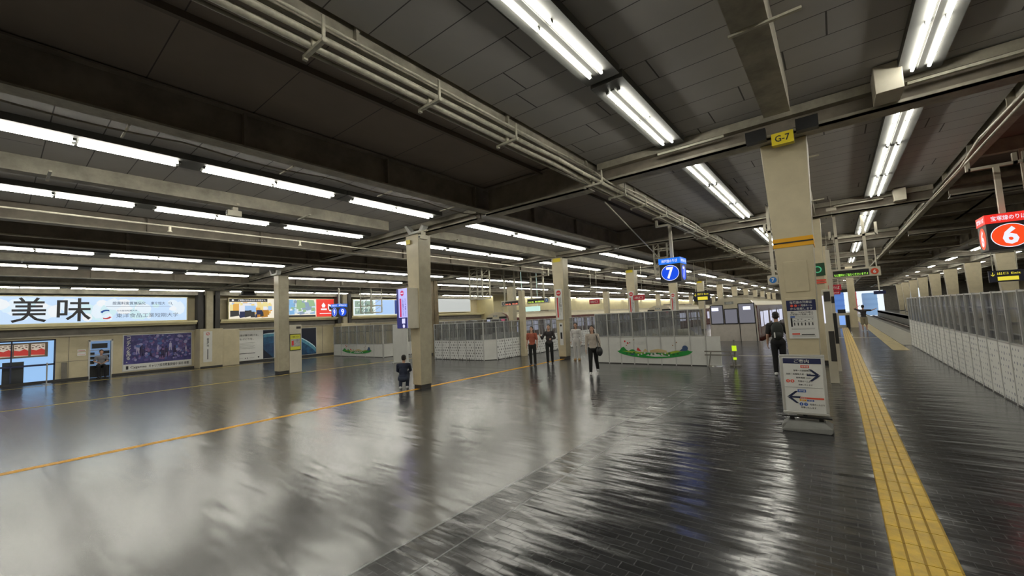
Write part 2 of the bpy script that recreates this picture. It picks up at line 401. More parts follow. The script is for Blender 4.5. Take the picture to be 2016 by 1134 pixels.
# wall columns between the sign boxes
for k, (y, lb) in enumerate(((8.15, 'beside the blue food-college sign'), (16.9, 'behind the hanging platform sign 9'))):
    e = empty('wall_column', (-29.6, y, 0), 'wall column with a dark recess and grey pipe ' + lb, 'column')
    b = MB(); b.box(-1.0, -.55, -.55, .55, 2.25, 4.6, 0); b.box(-.55, -.3, -.55, -.3, 2.25, 4.6, 0); b.box(-.55, -.3, .3, .55, 2.25, 4.6, 0); link('dark_recess', b, DARK, e)
    b = MB(); b.box(-.5, -.2, -.17, .17, 2.2, 4.6, 0); link('pipe', b, COLS, e)
    b = MB(); b.box(-.9, .25, -.6, .55, 0, 2.3, 0); b.box(-.9, .02, .55, 1.5, 0, 2.2, 0); link('lower_casing', b, WALLM, e, bevel=.02)
    b = MB(); b.box(-.88, .27, -.58, .53, 0, .1); link('plinth', b, DARK, e)
    if k == 0:
        s_ = MB(); s_.box(-.22, .22, -.005, 0, .35, 2.15); sg = link('notice_strip', s_, WPAINT, e, loc=(.26, -.22, 0), rotz=PI/2)
        s_ = MB(); s_.ring(0, 2.0, .09, .025, -.01); s_.add([(-.06, -.01, 1.95), (-.045, -.01, 1.935), (.06, -.01, 2.05), (.045, -.01, 2.065)], [(0, 1, 2, 3)])
        link('no_smoking_ring', s_, RED, sg)
        s_ = MB(); text(s_, '禁煙', -.05, .05, 1.25, 1.75, -.01, vertical=True); s_.box(-.02, .02, -.01, -.008, .5, 1.1); link('lettering', s_, INK, sg)

# window with red posters (far left), door with the seated guard
b = MB(); b.box(-31.0, -30.98, -.9, 1.97, 0, 2.12, 0); o = struct('window_1', b, E_('shop_glow', (.36, .62, 1.0), .85))
f = MB()
for y0, y1 in ((-.9, -.82), (.55, .60), (1.91, 1.97)): f.box(-30.6, -30.5, y0, y1, 0, 2.12)
f.box(-30.6, -30.5, -.9, 1.97, 2.05, 2.12); f.box(-30.6, -30.5, -.9, 1.97, .85, .93); f.box(-30.6, -30.5, -.9, 1.97, 0, .06)
link('window_frame', f, mat('frame_navy', (.02, .03, .08), .4), o)
f = MB(); f.box(-30.97, -30.9, .32, .98, 0, 1.1); link('dark_panel', f, mat('door_dark', (.045, .05, .055), .4), o)
f = MB(); f.box(-30.7, -30.66, -.5, 1.72, 1.28, 2.0); link('poster_board', f, mat('board_brown', (.25, .2, .15), .5), o)
for k, y in enumerate((.13, .61, 1.14)):
    e = empty('poster', (-30.65, y+.26, 1.36), 'red and cream window poster, %s of three from the left' % ordn(k), 'poster', PI/2, 'posters in the left window')
    b = MB(); b.box(-.22, .22, -.006, 0, 0, .56); link('sheet', b, E_('poster_cream', (.85, .72, .58), .55), e)
    b = MB(); b.poly([(-.22, .05), (.22, .02), (.22, .26), (.1, .34), (-.05, .25), (-.22, .30)], -.009)
    for i in range(5): b.disc(-.2+i*.1, .1+.06*(i % 2), .03, -.010, 8)
    link('red_artwork', b, E_('poster_red', (.62, .05, .04), .6), e)
    b = MB()
    for i in range(4): b.disc(-.17+i*.11, .38+.04*(i % 2), .04, -.009, 10, rz=.025)
    for i in range(3): b.poly([(-.2+.15*i, .48), (-.1+.15*i, .48), (-.1+.15*i, .51), (-.2+.15*i, .51)], -.009)
    link('dark_artwork', b, mat('poster_brown', (.12, .04, .03), .5), e)
# stanchion with belt in front of the window
e = empty('belt_stanchion', (-29.6, 1.65, 0), 'thin grey stanchion with belt before the left window', 'stanchion')
b = MB(); b.cyl((0, 0, 0), (0, 0, .03), .16, 16); link('base', b, ALU, e)
b = MB(); b.cyl((0, 0, .03), (0, 0, 1.0), .025, 10); link('post', b, ALU, e)
b = MB(); b.box(-.01, .01, -1.6, 0, .88, .93); link('belt', b, NAVY, e)

b = MB(); b.box(-31.0, -30.96, 3.15, 3.97, 0, 1.93); o = struct('door_1', b, E_('booth_back', (.30, .50, .85), .45))
f = MB(); f.box(-30.62, -30.47, 3.10, 3.17, 0, 1.97); f.box(-30.62, -30.47, 3.95, 4.02, 0, 1.97); f.box(-30.62, -30.47, 3.1, 4.02, 1.9, 1.97); link('door_frame', f, ALU, o)
e = empty('equipment_rack', (-30.8, 3.56, 0), 'dark rack of equipment inside the booth doorway behind the guard', 'rack')
b = MB(); b.box(-.12, .02, -.38, .38, .02, .62); b.box(-.1, .06, -.3, .28, 1.52, 1.78)
for z in (.78, 1.0, 1.22): b.box(-.1, .05, .08, .36, z, z+.16); b.box(-.1, .05, -.38, -.2, z-.06, z+.1)
link('cabinet', b, BLACK, e)
b = MB()
for z in (.70, .95, 1.18, 1.42): b.box(-.12, .07, -.39, .39, z, z+.025)
link('shelf', b, WPAINT, e)
e = empty('notice', (-30.49, 2.86, 1.2), 'small white notice on the wall left of the booth door', 'notice', PI/2)
b = MB(); b.box(-.15, .15, -.01, 0, 0, .18); b.box(-.15, .15, -.01, 0, .22, .32); link('sheet', b, WHITE, e)
b = MB(); b.box(-.12, .12, -.012, -.011, .25, .27); b.box(-.12, .12, -.012, -.011, .05, .065); link('print', b, RED, e)
e = empty('floor_guide_post', (-30.44, 2.27, 0), 'slim grey panel standing against the wall left of the booth', 'panel')
b = MB(); b.box(-.02, .03, -.1, .1, .12, .93); link('panel', b, GREYB, e, bevel=.01)

# ------------------------------------------------------------------ wall advertising
def board(name, x, y0, y1, z0, z1, label, cat='advertising board', depth=.12, fm=None, fw=.05):
    e = empty(name, (x, (y0+y1)/2, z0), label, cat, PI/2)
    W = (y1-y0)/2; H = z1-z0
    f = MB()
    f.box(-W-fw, W+fw, 0, depth, -fw, H+fw)
    link('frame', f, fm or CREAM, e)
    return e, W, H
def blobs(name, W, H, cols, n, e, y=-.008, rmin=.03, rmax=.12, x0=None, x1=None, z0=0, z1=None, emit=.8, seed=1, sq=False):
    rd = random.Random(seed); b = MB(); x0 = -W if x0 is None else x0; x1 = W if x1 is None else x1; z1 = H if z1 is None else z1
    for i in range(n):
        r = rd.uniform(rmin, rmax); rx = min(r*rd.uniform(.6, 1.4), (x1-x0)/2.05); rz = min(r, (z1-z0)/2.05)
        cx = rd.uniform(x0+rx, x1-rx); cz = rd.uniform(z0+rz, z1-rz); mi = rd.randrange(len(cols)); yy = y-.0004*i
        if sq: b.poly([(cx-rx, cz-rz), (cx+rx, cz-rz*rd.uniform(.5, 1)), (cx+rx*rd.uniform(.6, 1), cz+rz), (cx-rx, cz+rz)], yy, mi)
        else: b.poly([(cx+rx*math.cos(a)*rd.uniform(.8, 1), cz+rz*math.sin(a)*rd.uniform(.8, 1)) for a in [2*PI*j/9 for j in range(9)]], yy, mi)
    ms = [E_(name+'_tone%d' % i, c, emit) if emit else mat(name+'_tone%d' % i, c, .5) for i, c in enumerate(cols)]
    return link('artwork', b, ms, e)

# blue food-college sign (Y .17 .. 7.16)
e, W, H = board('illuminated_sign', -30.45, -3.2, 7.16, 2.90, 4.22, 'long pale blue illuminated sign with two huge black kanji', 'illuminated sign', fm=CREAMY)
yo = (-3.2+7.16)/2
b = MB(); b.box(-W, W, -.01, 0, 0, H); link('light_panel', b, E_('sign_sky', (.56, .73, .95), .95), e)
blobs('sign_pale', W, H, [(.66, .82, .95), (.60, .80, .86), (.74, .84, .93), (.82, .86, .90)], 46, e, y=-.012, rmin=.12, rmax=.5, emit=.95, seed=4)
b = MB()
text(b, '美', .50-yo, 1.62-yo, .06, 1.27, -.04, bold=.008); text(b, '味', 1.95-yo, 3.15-yo, .06, 1.25, -.04, bold=.008)
link('big_lettering', b, INK, e)
b = MB(); text(b, '授業料実質無償化', 3.95-yo, 5.30-yo, .90, 1.08, -.04, bold=.01); text(b, '東食短大', 5.52-yo, 6.15-yo, .90, 1.08, -.04, bold=.01)
text(b, '東洋食品工業短期大学', 4.1-yo, 6.75-yo, .20, .44, -.04, bold=0); text(b, '食の総合短期大学', 4.12-yo, 4.95-yo, .54, .62, -.04, bold=.01)
b.box(3.7-yo, 6.4-yo, -.041, -.04, .80, .812); b.ring(6.38-yo, 1.0, .07, .02, -.04); b.cyl((6.43-yo, -.04, .95), (6.5-yo, -.04, .88), .01, 6)
link('lettering', b, mat('ink_blue_grey', (.10, .16, .28), .5), e)
b = MB()
for i in range(8):
    a0 = PI*.35+i*.2; b.poly([(3.72-yo+.25*math.cos(a0), .42+.22*math.sin(a0)), (3.72-yo+.25*math.cos(a0+.2), .42+.22*math.sin(a0+.2)), (3.75-yo+.2*math.cos(a0+.2), .37+.2*math.sin(a0+.2)), (3.75-yo+.2*math.cos(a0), .37+.2*math.sin(a0))], -.041, 0)
link('blue_swoosh', b, BLUE, e); b = MB()
for i in range(8):
    a0 = -PI*.65+i*.18; b.poly([(3.72-yo+.25*math.cos(a0), .36+.22*math.sin(a0)), (3.72-yo+.25*math.cos(a0+.18), .36+.22*math.sin(a0+.18)), (3.69-yo+.2*math.cos(a0+.18), .40+.2*math.sin(a0+.18)), (3.69-yo+.2*math.cos(a0), .40+.2*math.sin(a0))], -.041, 0)
link('red_swoosh', b, RED, e)

# interior-picture sign
e, W, H = board('illuminated_sign', -30.45, 9.35, 16.3, 2.88, 4.18, 'illuminated sign with room pictures and a red end panel', 'illuminated sign', fm=CREAMY)
yo = (9.35+16.3)/2
b = MB(); b.box(-W, W, -.01, 0, 0, H); link('light_panel', b, E_('sign_cream', (.86, .80, .66), .95), e)
b = MB(); b.box(-W, 11.6-yo, -.014, -.012, H-.2, H); b.box(12.9-yo, 14.9-yo, -.014, -.012, 0, .14); link('black_band', b, INK, e)
b = MB(); text(b, 'ご家族さまもお山から京阪まで。', -W+.5, 11.5-yo, H-.16, H-.04, -.02, bold=.01); b.disc(-W+.2, H-.1, .06, -.02); link('lettering', b, E_('white_glow', (.95, .95, 1), .9), e)
b = MB(); b.box(14.95-yo, W, -.02, -.012, 0, H); link('red_panel', b, E_('sign_red', (.85, .045, .03), .95), e)
b = MB(); b.poly([(15.35-yo, .85), (15.5-yo, 1.05), (15.65-yo, .85), (15.6-yo, .68), (15.4-yo, .68)], -.024); b.box(15.3-yo, 15.75-yo, -.024, -.023, .48, .6)
b.poly([(15.85-yo, .95), (16.25-yo, .8), (16.28-yo, .35), (15.95-yo, .4), (15.85-yo, .6)], -.024); b.box(15.2-yo, 16.1-yo, -.024, -.023, .2, .26)
link('train_artwork', b, E_('white_glow', (.95, .95, 1), .9), e)
b = MB(); b.poly([(15.92-yo, .78), (16.2-yo, .7), (16.2-yo, .52), (15.95-yo, .5)], -.027); link('window_artwork', b, INK, e)
blobs('sign_room', W, H, [(.85, .45, .08), (.40, .62, .95), (.92, .80, .35), (.90, .90, .95), (.95, .75, .3)], 60, e, y=-.016, rmin=.08, rmax=.3, x0=-W, x1=11.9-yo, z0=.28, z1=H-.2, seed=3, sq=True)
blobs('sign_dark', W, H, [(.01, .02, .08), (.03, .03, .03), (.5, .22, .02)], 12, e, y=-.05, rmin=.08, rmax=.24, x0=-W, x1=12.2-yo, z0=.03, z1=.55, seed=5, sq=True)
blobs('sign_sea', W, H, [(.25, .52, .85), (.60, .80, .95), (.85, .92, .98), (.35, .55, .30), (.3, .4, .55)], 70, e, y=-.016, rmin=.06, rmax=.26, x0=12.3-yo, x1=14.9-yo, z0=.16, seed=8, sq=True)

# picture grid sign with blue train board
e, W, H = board('illuminated_sign', -30.45, 17.95, 23.5, 2.88, 4.18, 'illuminated sign with four framed views and a blue end', 'illuminated sign', fm=CREAMY)
b = MB(); b.box(-W, W, -.01, 0, 0, H); link('light_panel', b, E_('sign_mint', (.80, .90, .92), .95), e)
for i, (x, z) in enumerate(((-2.65, .68), (-1.75, .68), (-2.65, .1), (-1.75, .1))):
    b = MB(); b.poly([(x, z), (x+.78, z), (x+.78, z+.5), (x, z+.5)], -.014); p_ = link('framed_view', b, E_('view_tone', (.35, .50, .40), .7), e)
blobs('view', W, H, [(.12, .18, .14), (.55, .70, .60), (.2, .3, .3)], 30, e, y=-.02, rmin=.05, rmax=.15, x0=-2.65, x1=-.95, z0=.1, z1=1.2, seed=9)
b = MB(); b.box(-.75, 1.1, -.016, -.012, .05, H-.02); link('sky_panel', b, E_('sky_panel', (.42, .62, .95), .9), e)
b = MB(); b.box(1.15, 2.7, -.016, -.012, .05, H-.02); link('navy_panel', b, E_('navy_panel', (.02, .06, .30), .8), e)
b = MB(); b.ring(1.95, .65, .42, .06, -.02); link('ring_artwork', b, E_('ring_glow', (.4, .6, 1), .9), e)
# white blank board, further along
e, W, H = board('blank_board', -30.45, 26.3, 31.4, 3.0, 4.3, 'blank white board high on the far left wall', 'advertising board', fm=CREAMY)
b = MB(); b.box(-W, W, -.01, 0, 0, H); link('white_panel', b, E_('blank_panel', (.80, .84, .82), .55), e)

# game-studio poster, low
e, W, H = board('wall_poster', -30.47, 4.44, 8.0-.6, .22, 2.12, 'large violet crowd poster with a white foot strip', 'poster', depth=.04, fm=ALU, fw=.04)
b = MB(); b.box(-W, W, -.006, 0, 0, H); link('sheet', b, mat('violet_sheet', (.085, .075, .27), .35, var=.5, scale=2.2, col2=(.03, .03, .14)), e)
blobs('crowd', W, H, [(.20, .17, .45), (.13, .10, .32), (.34, .31, .58), (.06, .08, .28), (.22, .12, .30), (.08, .14, .40)], 230, e, y=-.008, rmin=.03, rmax=.10, x0=-W+.3, z0=.42, emit=0, seed=11)
b = MB(); rd = random.Random(5)
for i in range(13):                                                 # generic walking figures
    x = -W+.55+i*.18+rd.uniform(-.04, .04); z = .58+rd.uniform(0, .45); s_ = rd.uniform(.6, 1.1)*.75
    mi = rd.randrange(3); yy = -.075-.001*i
    b.disc(x, z+.62*s_, .06*s_, yy, 10, mi); b.poly([(x-.08*s_, z+.54*s_), (x+.08*s_, z+.54*s_), (x+.10*s_, z+.2*s_), (x-.10*s_, z+.2*s_)], yy, mi)
    b.poly([(x-.08*s_, z+.2*s_), (x-.02*s_, z+.2*s_), (x-.05*s_, z-.1*s_), (x-.10*s_, z-.1*s_)], yy, mi); b.poly([(x+.02*s_, z+.2*s_), (x+.08*s_, z+.2*s_), (x+.10*s_, z-.1*s_), (x+.04*s_, z-.1*s_)], yy, mi)
link('figures_artwork', b, [mat('fig_dark', (.03, .02, .08), .5), mat('fig_mid', (.13, .08, .22), .5), mat('fig_pale', (.42, .38, .58), .5)], e)
b = MB(); b.box(-W, W, -.012, -.006, 0, .33); link('foot_strip', b, WHITE, e)
b = MB(); text(b, 'コンテンツを作る。', -W+.08, -W+.27, .42, H-.05, -.1, bold=.01, vertical=True); link('white_lettering', b, WHITE, e)
b = MB(); text(b, 'Cygames', -W+.28, -W+.95, .06, .22, -.016, bold=.015); b.box(-W+.1, -W+.2, -.016, -.015, .06, .24)
text(b, 'キャリア採用募集開催中 採用 検索', -W+1.05, W-.1, .06, .24, -.016, bold=.01); link('black_lettering', b, INK, e)
# city poster with globe
e, W, H = board('wall_poster', -30.47, 9.55, 14.92, .16, 2.06, 'wide poster, white text sheet left and earth seen from space right', 'poster', depth=.04, fm=ALU, fw=.03)
b = MB(); b.box(-W, -W+1.78, -.006, 0, 0, H); link('text_sheet', b, WHITE, e)
b = MB(); b.box(-W+1.78, W, -.006, 0, 0, H); link('space_sheet', b, mat('space_black', (.006, .010, .03), .3), e)
b = MB(); text(b, '地球が輝き続ける、', -W+.25, -W+1.5, 1.55, 1.68, -.01, bold=.01); text(b, 'まちづくりを。', -W+.25, -W+1.2, 1.3, 1.43, -.01, bold=.01)
for i in range(5): b.box(-W+.25, -W+1.3-.1*(i % 2), -.011, -.01, 1.12-i*.09, 1.13-i*.09)
b.box(-W+.25, -W+1.3, -.011, -.01, .42, .455)
b.box(-W+.25, -W+.6, -.011, -.01, .12, .13); b.disc(-W+.72, .13, .03, -.01); b.disc(-W+.84, .13, .03, -.01); b.box(-W+.95, -W+1.25, -.011, -.01, .12, .13); b.disc(-W+1.5, .15, .05, -.01)
link('lettering', b, INK, e)
def arc(cx, cz, r0_, r1_, a0, a1, x0, x1, z0, z1, y, mi, b, n=26):
    for i in range(n):
        p = a0+(a1-a0)*i/n; q = a0+(a1-a0)*(i+1)/n
        pts = [(cx+r0_*math.cos(p), cz+r0_*math.sin(p)), (cx+r1_*math.cos(p), cz+r1_*math.sin(p)), (cx+r1_*math.cos(q), cz+r1_*math.sin(q)), (cx+r0_*math.cos(q), cz+r0_*math.sin(q))]
        pts = [(min(max(u, x0), x1), min(max(v, z0), z1)) for u, v in pts]; b.poly(pts, y, mi)
b = MB()
for r0_, r1_, mi in ((4.14, 4.20, 2), (3.95, 4.14, 1), (3.5, 3.95, 3), (0, 3.5, 0)): arc(-.3, -2.5, r0_, r1_, .6, PI-1.1, -W+1.8, W-.02, .02, H-.02, -.009-.0005*mi, mi, b)
link('globe_artwork', b, [mat('globe_blue', (.008, .02, .08), .4, var=.7, scale=3, col2=(.02, .08, .16)), mat('globe_haze', (.10, .34, .50), .4, var=.4, scale=4), mat('globe_rim', (.60, .80, .88), .4), mat('globe_sea', (.02, .10, .22), .4, var=.5, scale=4)], e)

# ------------------------------------------------------------------ roof structure
def beam(name, x0, x1, y0, y1, z0, z1, m_, label, flange=.0):
    b = MB(); b.box(x0, x1, y0, y1, z0, z1); return tag(link(name, b, m_), label, 'roof beam')
ZONES = [  # centre, left edge, right edge, dz, words
    (-.47, -3.95, 2.55, 0, 'over the near platform'), (-10.5, -14.0, -7.55, 0, 'over the middle concourse'),
    (-20.3, -23.9, -17.0, -.28, 'over the far concourse'), (9.3, 6.1, 12.6, 0, 'over the next platform right'), (19.1, 15.8, 22.4, 0, 'over the last platform right')]
GY = [-1.0, 8.4, 17.1, 25.7, 34.3, 42.9, 51.5, 60.1, 68.7, 77.3, 85.9, 94.5, 103.1, 111.7]
ZC = [5.34, 5.12, 4.84, 5.34, 5.34]; ZB = [4.93, 4.86, 4.62, 4.93, 4.93]
for k, (xc, xa, xb, dz, wd) in enumerate(ZONES):
    cz = ZC[k]; zb = ZB[k]
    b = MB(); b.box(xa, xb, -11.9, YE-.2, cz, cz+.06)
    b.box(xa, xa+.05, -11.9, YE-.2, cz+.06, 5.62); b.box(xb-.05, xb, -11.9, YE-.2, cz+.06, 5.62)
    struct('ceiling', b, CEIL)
    # centre beam, one length per bay between the girders
    hw = .11 if k == 1 else .17; ends = [-11.5]+GY+[YE-.5]
    for q in range(len(ends)-1):
        L = ends[q+1]-ends[q]-.44 if q in (0, len(ends)-2) else 8.12
        if q in (0, len(ends)-2) or q == 1:
            e = empty('centre_beam', (xc, ends[q]+.22, zb), '', 'roof beam')
            b = MB(); b.box(-hw, hw, 0, L, -.02, cz-zb-.005); link('beam_box', b, BEAM, e)
            for y in [1.3+4.3*i_ for i_ in range(int((L-1)//4.3)+1)]:
                b = MB(); b.box(-.20, .45, y-.02, y+.02, -.045, -.02); link('cross_clip', b, GALV, e)
            if q == 1: pro = e
        else:
            e = dup(pro, (xc, ends[q]+.22, zb))
        e['label'] = 'tan lengthwise roof beam %s, %s bay from the near end' % (wd, ordn(q)); e['category'] = 'roof beam'; e['group'] = 'lengthwise beams '+wd
# deep dark I-beams and edge beams
def ibeam(name, x, z0, z1, m_, label, wf=.28, step=2.72, y0=-10.5, web=.03, ph=2.47, y1=YE-1):
    e = empty(name, (x, 0, z0), label, 'roof beam'); h = z1-z0
    b = MB(); b.box(-wf/2, wf/2, y0, y1, 0, .03); link('bottom_flange', b, BEAM, e)
    b = MB(); b.box(-web/2, web/2, y0, y1, .03, h); b.box(-wf/2, wf/2, y0, y1, h-.03, h); link('web', b, m_, e)
    y = ph-step*4
    while y < 60:
        b = MB(); b.box(-wf/2+.02, wf/2-.02, y-.02, y+.02, .03, h-.03); link('stiffener', b, m_, e); y += step
    return e
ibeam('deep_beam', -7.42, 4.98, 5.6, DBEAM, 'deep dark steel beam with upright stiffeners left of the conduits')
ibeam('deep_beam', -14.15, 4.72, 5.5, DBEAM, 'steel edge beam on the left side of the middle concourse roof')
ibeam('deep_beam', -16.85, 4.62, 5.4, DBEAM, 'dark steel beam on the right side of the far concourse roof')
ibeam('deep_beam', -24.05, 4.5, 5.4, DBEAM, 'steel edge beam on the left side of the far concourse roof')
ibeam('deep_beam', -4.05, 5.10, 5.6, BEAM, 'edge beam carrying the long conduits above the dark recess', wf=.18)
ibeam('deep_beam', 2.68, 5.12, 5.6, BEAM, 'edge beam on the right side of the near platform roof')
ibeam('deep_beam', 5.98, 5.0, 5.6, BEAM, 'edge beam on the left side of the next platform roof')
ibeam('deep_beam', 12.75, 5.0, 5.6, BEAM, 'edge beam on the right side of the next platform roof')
beam('roof_joist', -5.51, -5.44, -11, YE-1, 5.53, 5.62, mat('joist_brown', (.14, .11, .085), .6), 'thin dark joist in the middle of the dark roof recess')
beam('roof_joist', -15.5, -15.4, -11, YE-1, 5.45, 5.6, DBEAM, 'thin dark joist in the recess between the two left concourses')
for k, (x, z) in enumerate(((-12.0+.0, 4.95), (-8.2, 5.1), (-18.9, 4.68), (-22.6, 4.66), (4.3, 5.3))):
    beam('roof_joist', x-.05, x+.05, -11, YE-1, z+.0, 5.3 if z > 4.8 else 5.0, BEAM, 'slim tan roof joist running lengthwise, %s of five' % ordn(k)) if k in (4,) else None
b = MB(); b.box(2.85, 5.80, -.09, .09, 5.30, 5.61); rb0 = link('roof_rib', b, BEAM)
for i in range(26):
    o = rb0 if i == 0 else rb0.copy()
    if i: COL.objects.link(o)
    o.location = (0, 3.0+i*2.87, 0)
    if any(abs(o.location.y-q) < .4 for q in (8.4, 17.1, 25.7, 34.3, 42.9, 51.5, 60.1, 68.7)): o.location.y += .5
    tag(o, 'grey roof rib over the open track on the right, %s from the near end' % ordn(i), 'roof rib', 'roof ribs over the right-hand track')
# wall-lane roof
b = MB(); b.box(-27.7, -24.2, -11.9, YE-.2, 5.08, 5.18); b.box(-31, -27.7, -11.9, 33, 4.66, 4.74); struct('ceiling', b, CEIL)
beam('roof_beam', -30.3, -30.0, -11, 33, 4.35, 4.6, BEAM, 'tan beam running just above the illuminated wall signs')
beam('roof_beam', -27.6, -27.45, -11, YE-1, 4.65, 4.93, BEAM, 'tan beam between the wall pipes and the far light rows')

# cross girders, one per bay
for k, y in enumerate(GY):
    xl = -30.9 if y < 32 else -28.5
    GS = ((12.95, 25.9, 0, .46, 0, 'over the last tracks on the right'), (6.15, 12.55, 0, .46, 0, 'over the next platform right'), (2.82, 5.82, 0, .46, 0, 'over the open track on the right'),
          (-3.9, 2.5, 0, .46, 0, 'over the near platform'), (-7.26, -4.16, -.04, .72, 1, 'across the dark roof recess'), (-13.98, -7.6, -.08, .25, 0, 'over the middle concourse'),
          (-16.68, -14.32, -.12, .60, 1, 'across the recess between the concourses'), (-23.85, -17.05, -.28, -.03, 0, 'over the far concourse'),
          (-27.4 if y < 32 else -27.4, -24.25, -.26, .18, 0, 'beside the wall lane'))
    for (xa, xb, dz, tp, kd, wd) in GS:
        e = empty('cross_girder', ((xa+xb)/2, y, 4.87), 'roof girder %s, %s from the near end' % (wd, ordn(k)), 'roof girder', group='roof girders '+wd)
        h = (xb-xa)/2
        b = MB(); b.box(-h, h, -.17, .17, dz, .035+dz); b.box(-h, h, -.17, -.13, .0+dz, .08+dz); link('bottom_flange', b, BEAM, e)
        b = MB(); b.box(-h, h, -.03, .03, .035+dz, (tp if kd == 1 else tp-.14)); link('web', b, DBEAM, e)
        b = MB()
        if kd == 1: b.box(-h, h, -.16, .16, tp-.03, tp)
        else: b.box(-h, h, -.19, .19, tp-.15, tp-.005)
        link('top_channel', b, DBEAM if kd == 1 else BEAM, e)
        if wd == 'over the near platform' and k in (1, 2, 3):
            for xt in ((-1.95, 1.68) if k == 1 else (-1.95, .8)):
                b = MB(); b.box(xt-.6-(xa+xb)/2, xt+.6-(xa+xb)/2, -.25, -.19, .24, .28); link('cable_tray', b, GALV, e)

# ------------------------------------------------------------------ fluorescent lights
def fixture(L=2.45, dist=0, trough=True):
    pass
TRAY = MB(); TRAY.box(-.23, .23, 0, 2.92, .0, .17)
tray_me = None
def build_fixture():
    b = MB(); b.box(-.24, .24, -.22, 2.66, .02, .135, 0); b.box(-.03, .03, -.02, 2.47, .0, .02, 0)
    for x in (-.085, .085):
        for y in (0, 1.2, 2.45): b.box(x-.02, x+.02, y-.02, y+.02, -.02, .02, 0)
    root = link('ceiling_light', b, TROUGH)
    for x in (-.085, .085):
        for y in (.02, 1.245):
            t = MB(); t.cyl((x, y, -.012), (x, y+1.185, -.012), .019, 8); link('fluorescent_tube', t, TUBEM, root)
    return root
def build_far():
    b = MB(); b.box(-.24, .24, -.22, 2.66, .02, .135, 0)
    for x in (-.085, .085): b.cyl((x, .02, -.012), (x, 2.43, -.012), .019, 6, 1)
    return link('ceiling_light', b, [TROUGH, TUBEM])
ROWS = [(-2.26, 5.20, 'row left of the near column'), (1.19, 5.20, 'row right of the near column'), (-8.8, 4.99, 'row right of the middle column'),
        (-12.35, 4.99, 'row left of the middle column'), (-18.3, 4.70, 'row right of the column with the cabinet'), (-22.25, 4.70, 'row left of the column with the cabinet'),
        (7.8, 5.20, 'row beyond the right-hand barrier'), (11.1, 5.20, 'outer row beyond the right-hand barrier'), (-28.9, 4.52, 'row beside the wall signs')]
near = build_fixture(); far = build_far(); first_n = first_f = True
for x, z, wd in ROWS:
    ys = [-9.7, -6.85, -4.0, -.52, 2.28, 5.18] if z < 5.1 else [-9.7, -6.85, -4.0, -.45, 2.47, 5.45]
    for gy in GY[1:]: ys += [gy+.52, gy+3.12, gy+5.72]
    ys = [y for y in ys if y < YE-4]
    kf = 0
    for i, y in enumerate(ys):
        if y < -1.5 and x in (7.6, 10.95, -28.9): continue
        if y < 40:
            lb = 'ceiling light, %s along the %s' % (ordn(i), wd)
            if first_n: o = near; first_n = False; o.location = (x, y, z)
            else: o = dup(near, (x, y, z))
            tag(o, lb, 'ceiling light', 'fluorescent ceiling lights, ' + wd)
        else:
            kf += 1
            if first_f: o = far; first_f = False; o.location = (x, y, z)
            else: o = far.copy(); COL.objects.link(o); o.location = (x, y, z)
            tag(o, 'distant ceiling light, %s far along the %s' % (ordn(kf-1), wd), 'ceiling light', 'distant fluorescent lights, ' + wd)

# ------------------------------------------------------------------ conduits
def pipe(pts, r, label, n=10, m_=None):
    b = MB(); b.path(pts, r, n); o = link('conduit', b, m_ or GALV, smooth=True); return tag(o, label, 'pipe')
def run(x, z, x2, z2): return [(x, -.1, z), (x, 5.9, z), (x+(x2-x)*.35, 6.5, z+(z2-z)*.25), (x+(x2-x)*.8, 7.2, z+(z2-z)*.8), (x2, 7.8, z2), (x2, 100, z2)]
pipe(run(-4.10, 4.97, -3.82, 4.76), .040, 'thick outer conduit of the long overhead pipe run', 12)
pipe(run(-3.98, 5.02, -3.69, 4.79), .036, 'thick inner conduit of the long overhead pipe run', 12)
pipe([(-3.88, -.1, 5.10), (-3.88, 8.0, 5.10), (-3.62, 8.1, 4.83), (-3.62, 100, 4.83)], .018, 'thin upper conduit of the long overhead pipe run', 8)
pipe([(-4.22, -.1, 4.96), (-4.22, 6, 4.96), (-3.95, 7.8, 4.77), (-3.95, 100, 4.77)], .022, 'thin dull pipe beside the long overhead pipe run', 8, BEAM)
pipe([(-3.80, 8.75, 5.0), (-3.45, 9.4, 4.80), (-3.52, 12, 4.84), (-3.40, 13.2, 4.82), (-3.52, 16.6, 4.80), (-3.52, 60, 4.80)], .013, 'wavy thin cable hugging the right side of the pipe run', 6)
b = MB(); b.box(-.22, .17, -.022, .022, -.085, -.05); b.box(-.26, -.22, -.022, .022, -.11, -.05); b.box(.145, .165, -.015, .015, -.09, .2); b.box(-.055, -.02, -.03, .03, -.06, .07)
br0 = link('pipe_bracket', b, GALV)
ys = [-.9, .5, 2.0, 3.55, 5.2, 7.7, 8.9, 10.2, 11.8, 13.4, 15, 16.6, 18.2, 19.8, 21.4, 23, 24.6, 26.2, 27.8, 29.4, 31, 33, 35, 37]
for i, y in enumerate(ys):
    o = br0 if i == 0 else br0.copy()
    if i: COL.objects.link(o)
    o.location = (-4.0, y, 4.98) if y < 6.5 else (-3.72, y, 4.77)
    tag(o, 'steel bracket under the long overhead pipe run, %s from the near end' % ordn(i), 'bracket', 'brackets under the long pipe run')
pipe([(2.42, -8, 4.84), (2.42, 100, 4.84)], .022, 'straight conduit on the right edge of the near platform roof')
pipe([(2.50, -.1, 4.95), (2.50, 4, 4.95), (2.34, 6.6, 4.98), (2.34, 7.7, 4.80), (2.28, 11, 4.85), (2.36, 13, 4.80), (2.34, 17, 4.80), (2.34, 60, 4.80)], .018, 'bent conduit weaving beside the right roof edge')
for x, z, nm in ((-26.6, 4.56, 'upper'), (-26.75, 4.5, 'middle'), (-26.9, 4.40, 'lower')):
    pipe([(x, -8, z), (x, 60, z)], .03, nm + ' long pipe running above the wall signs')
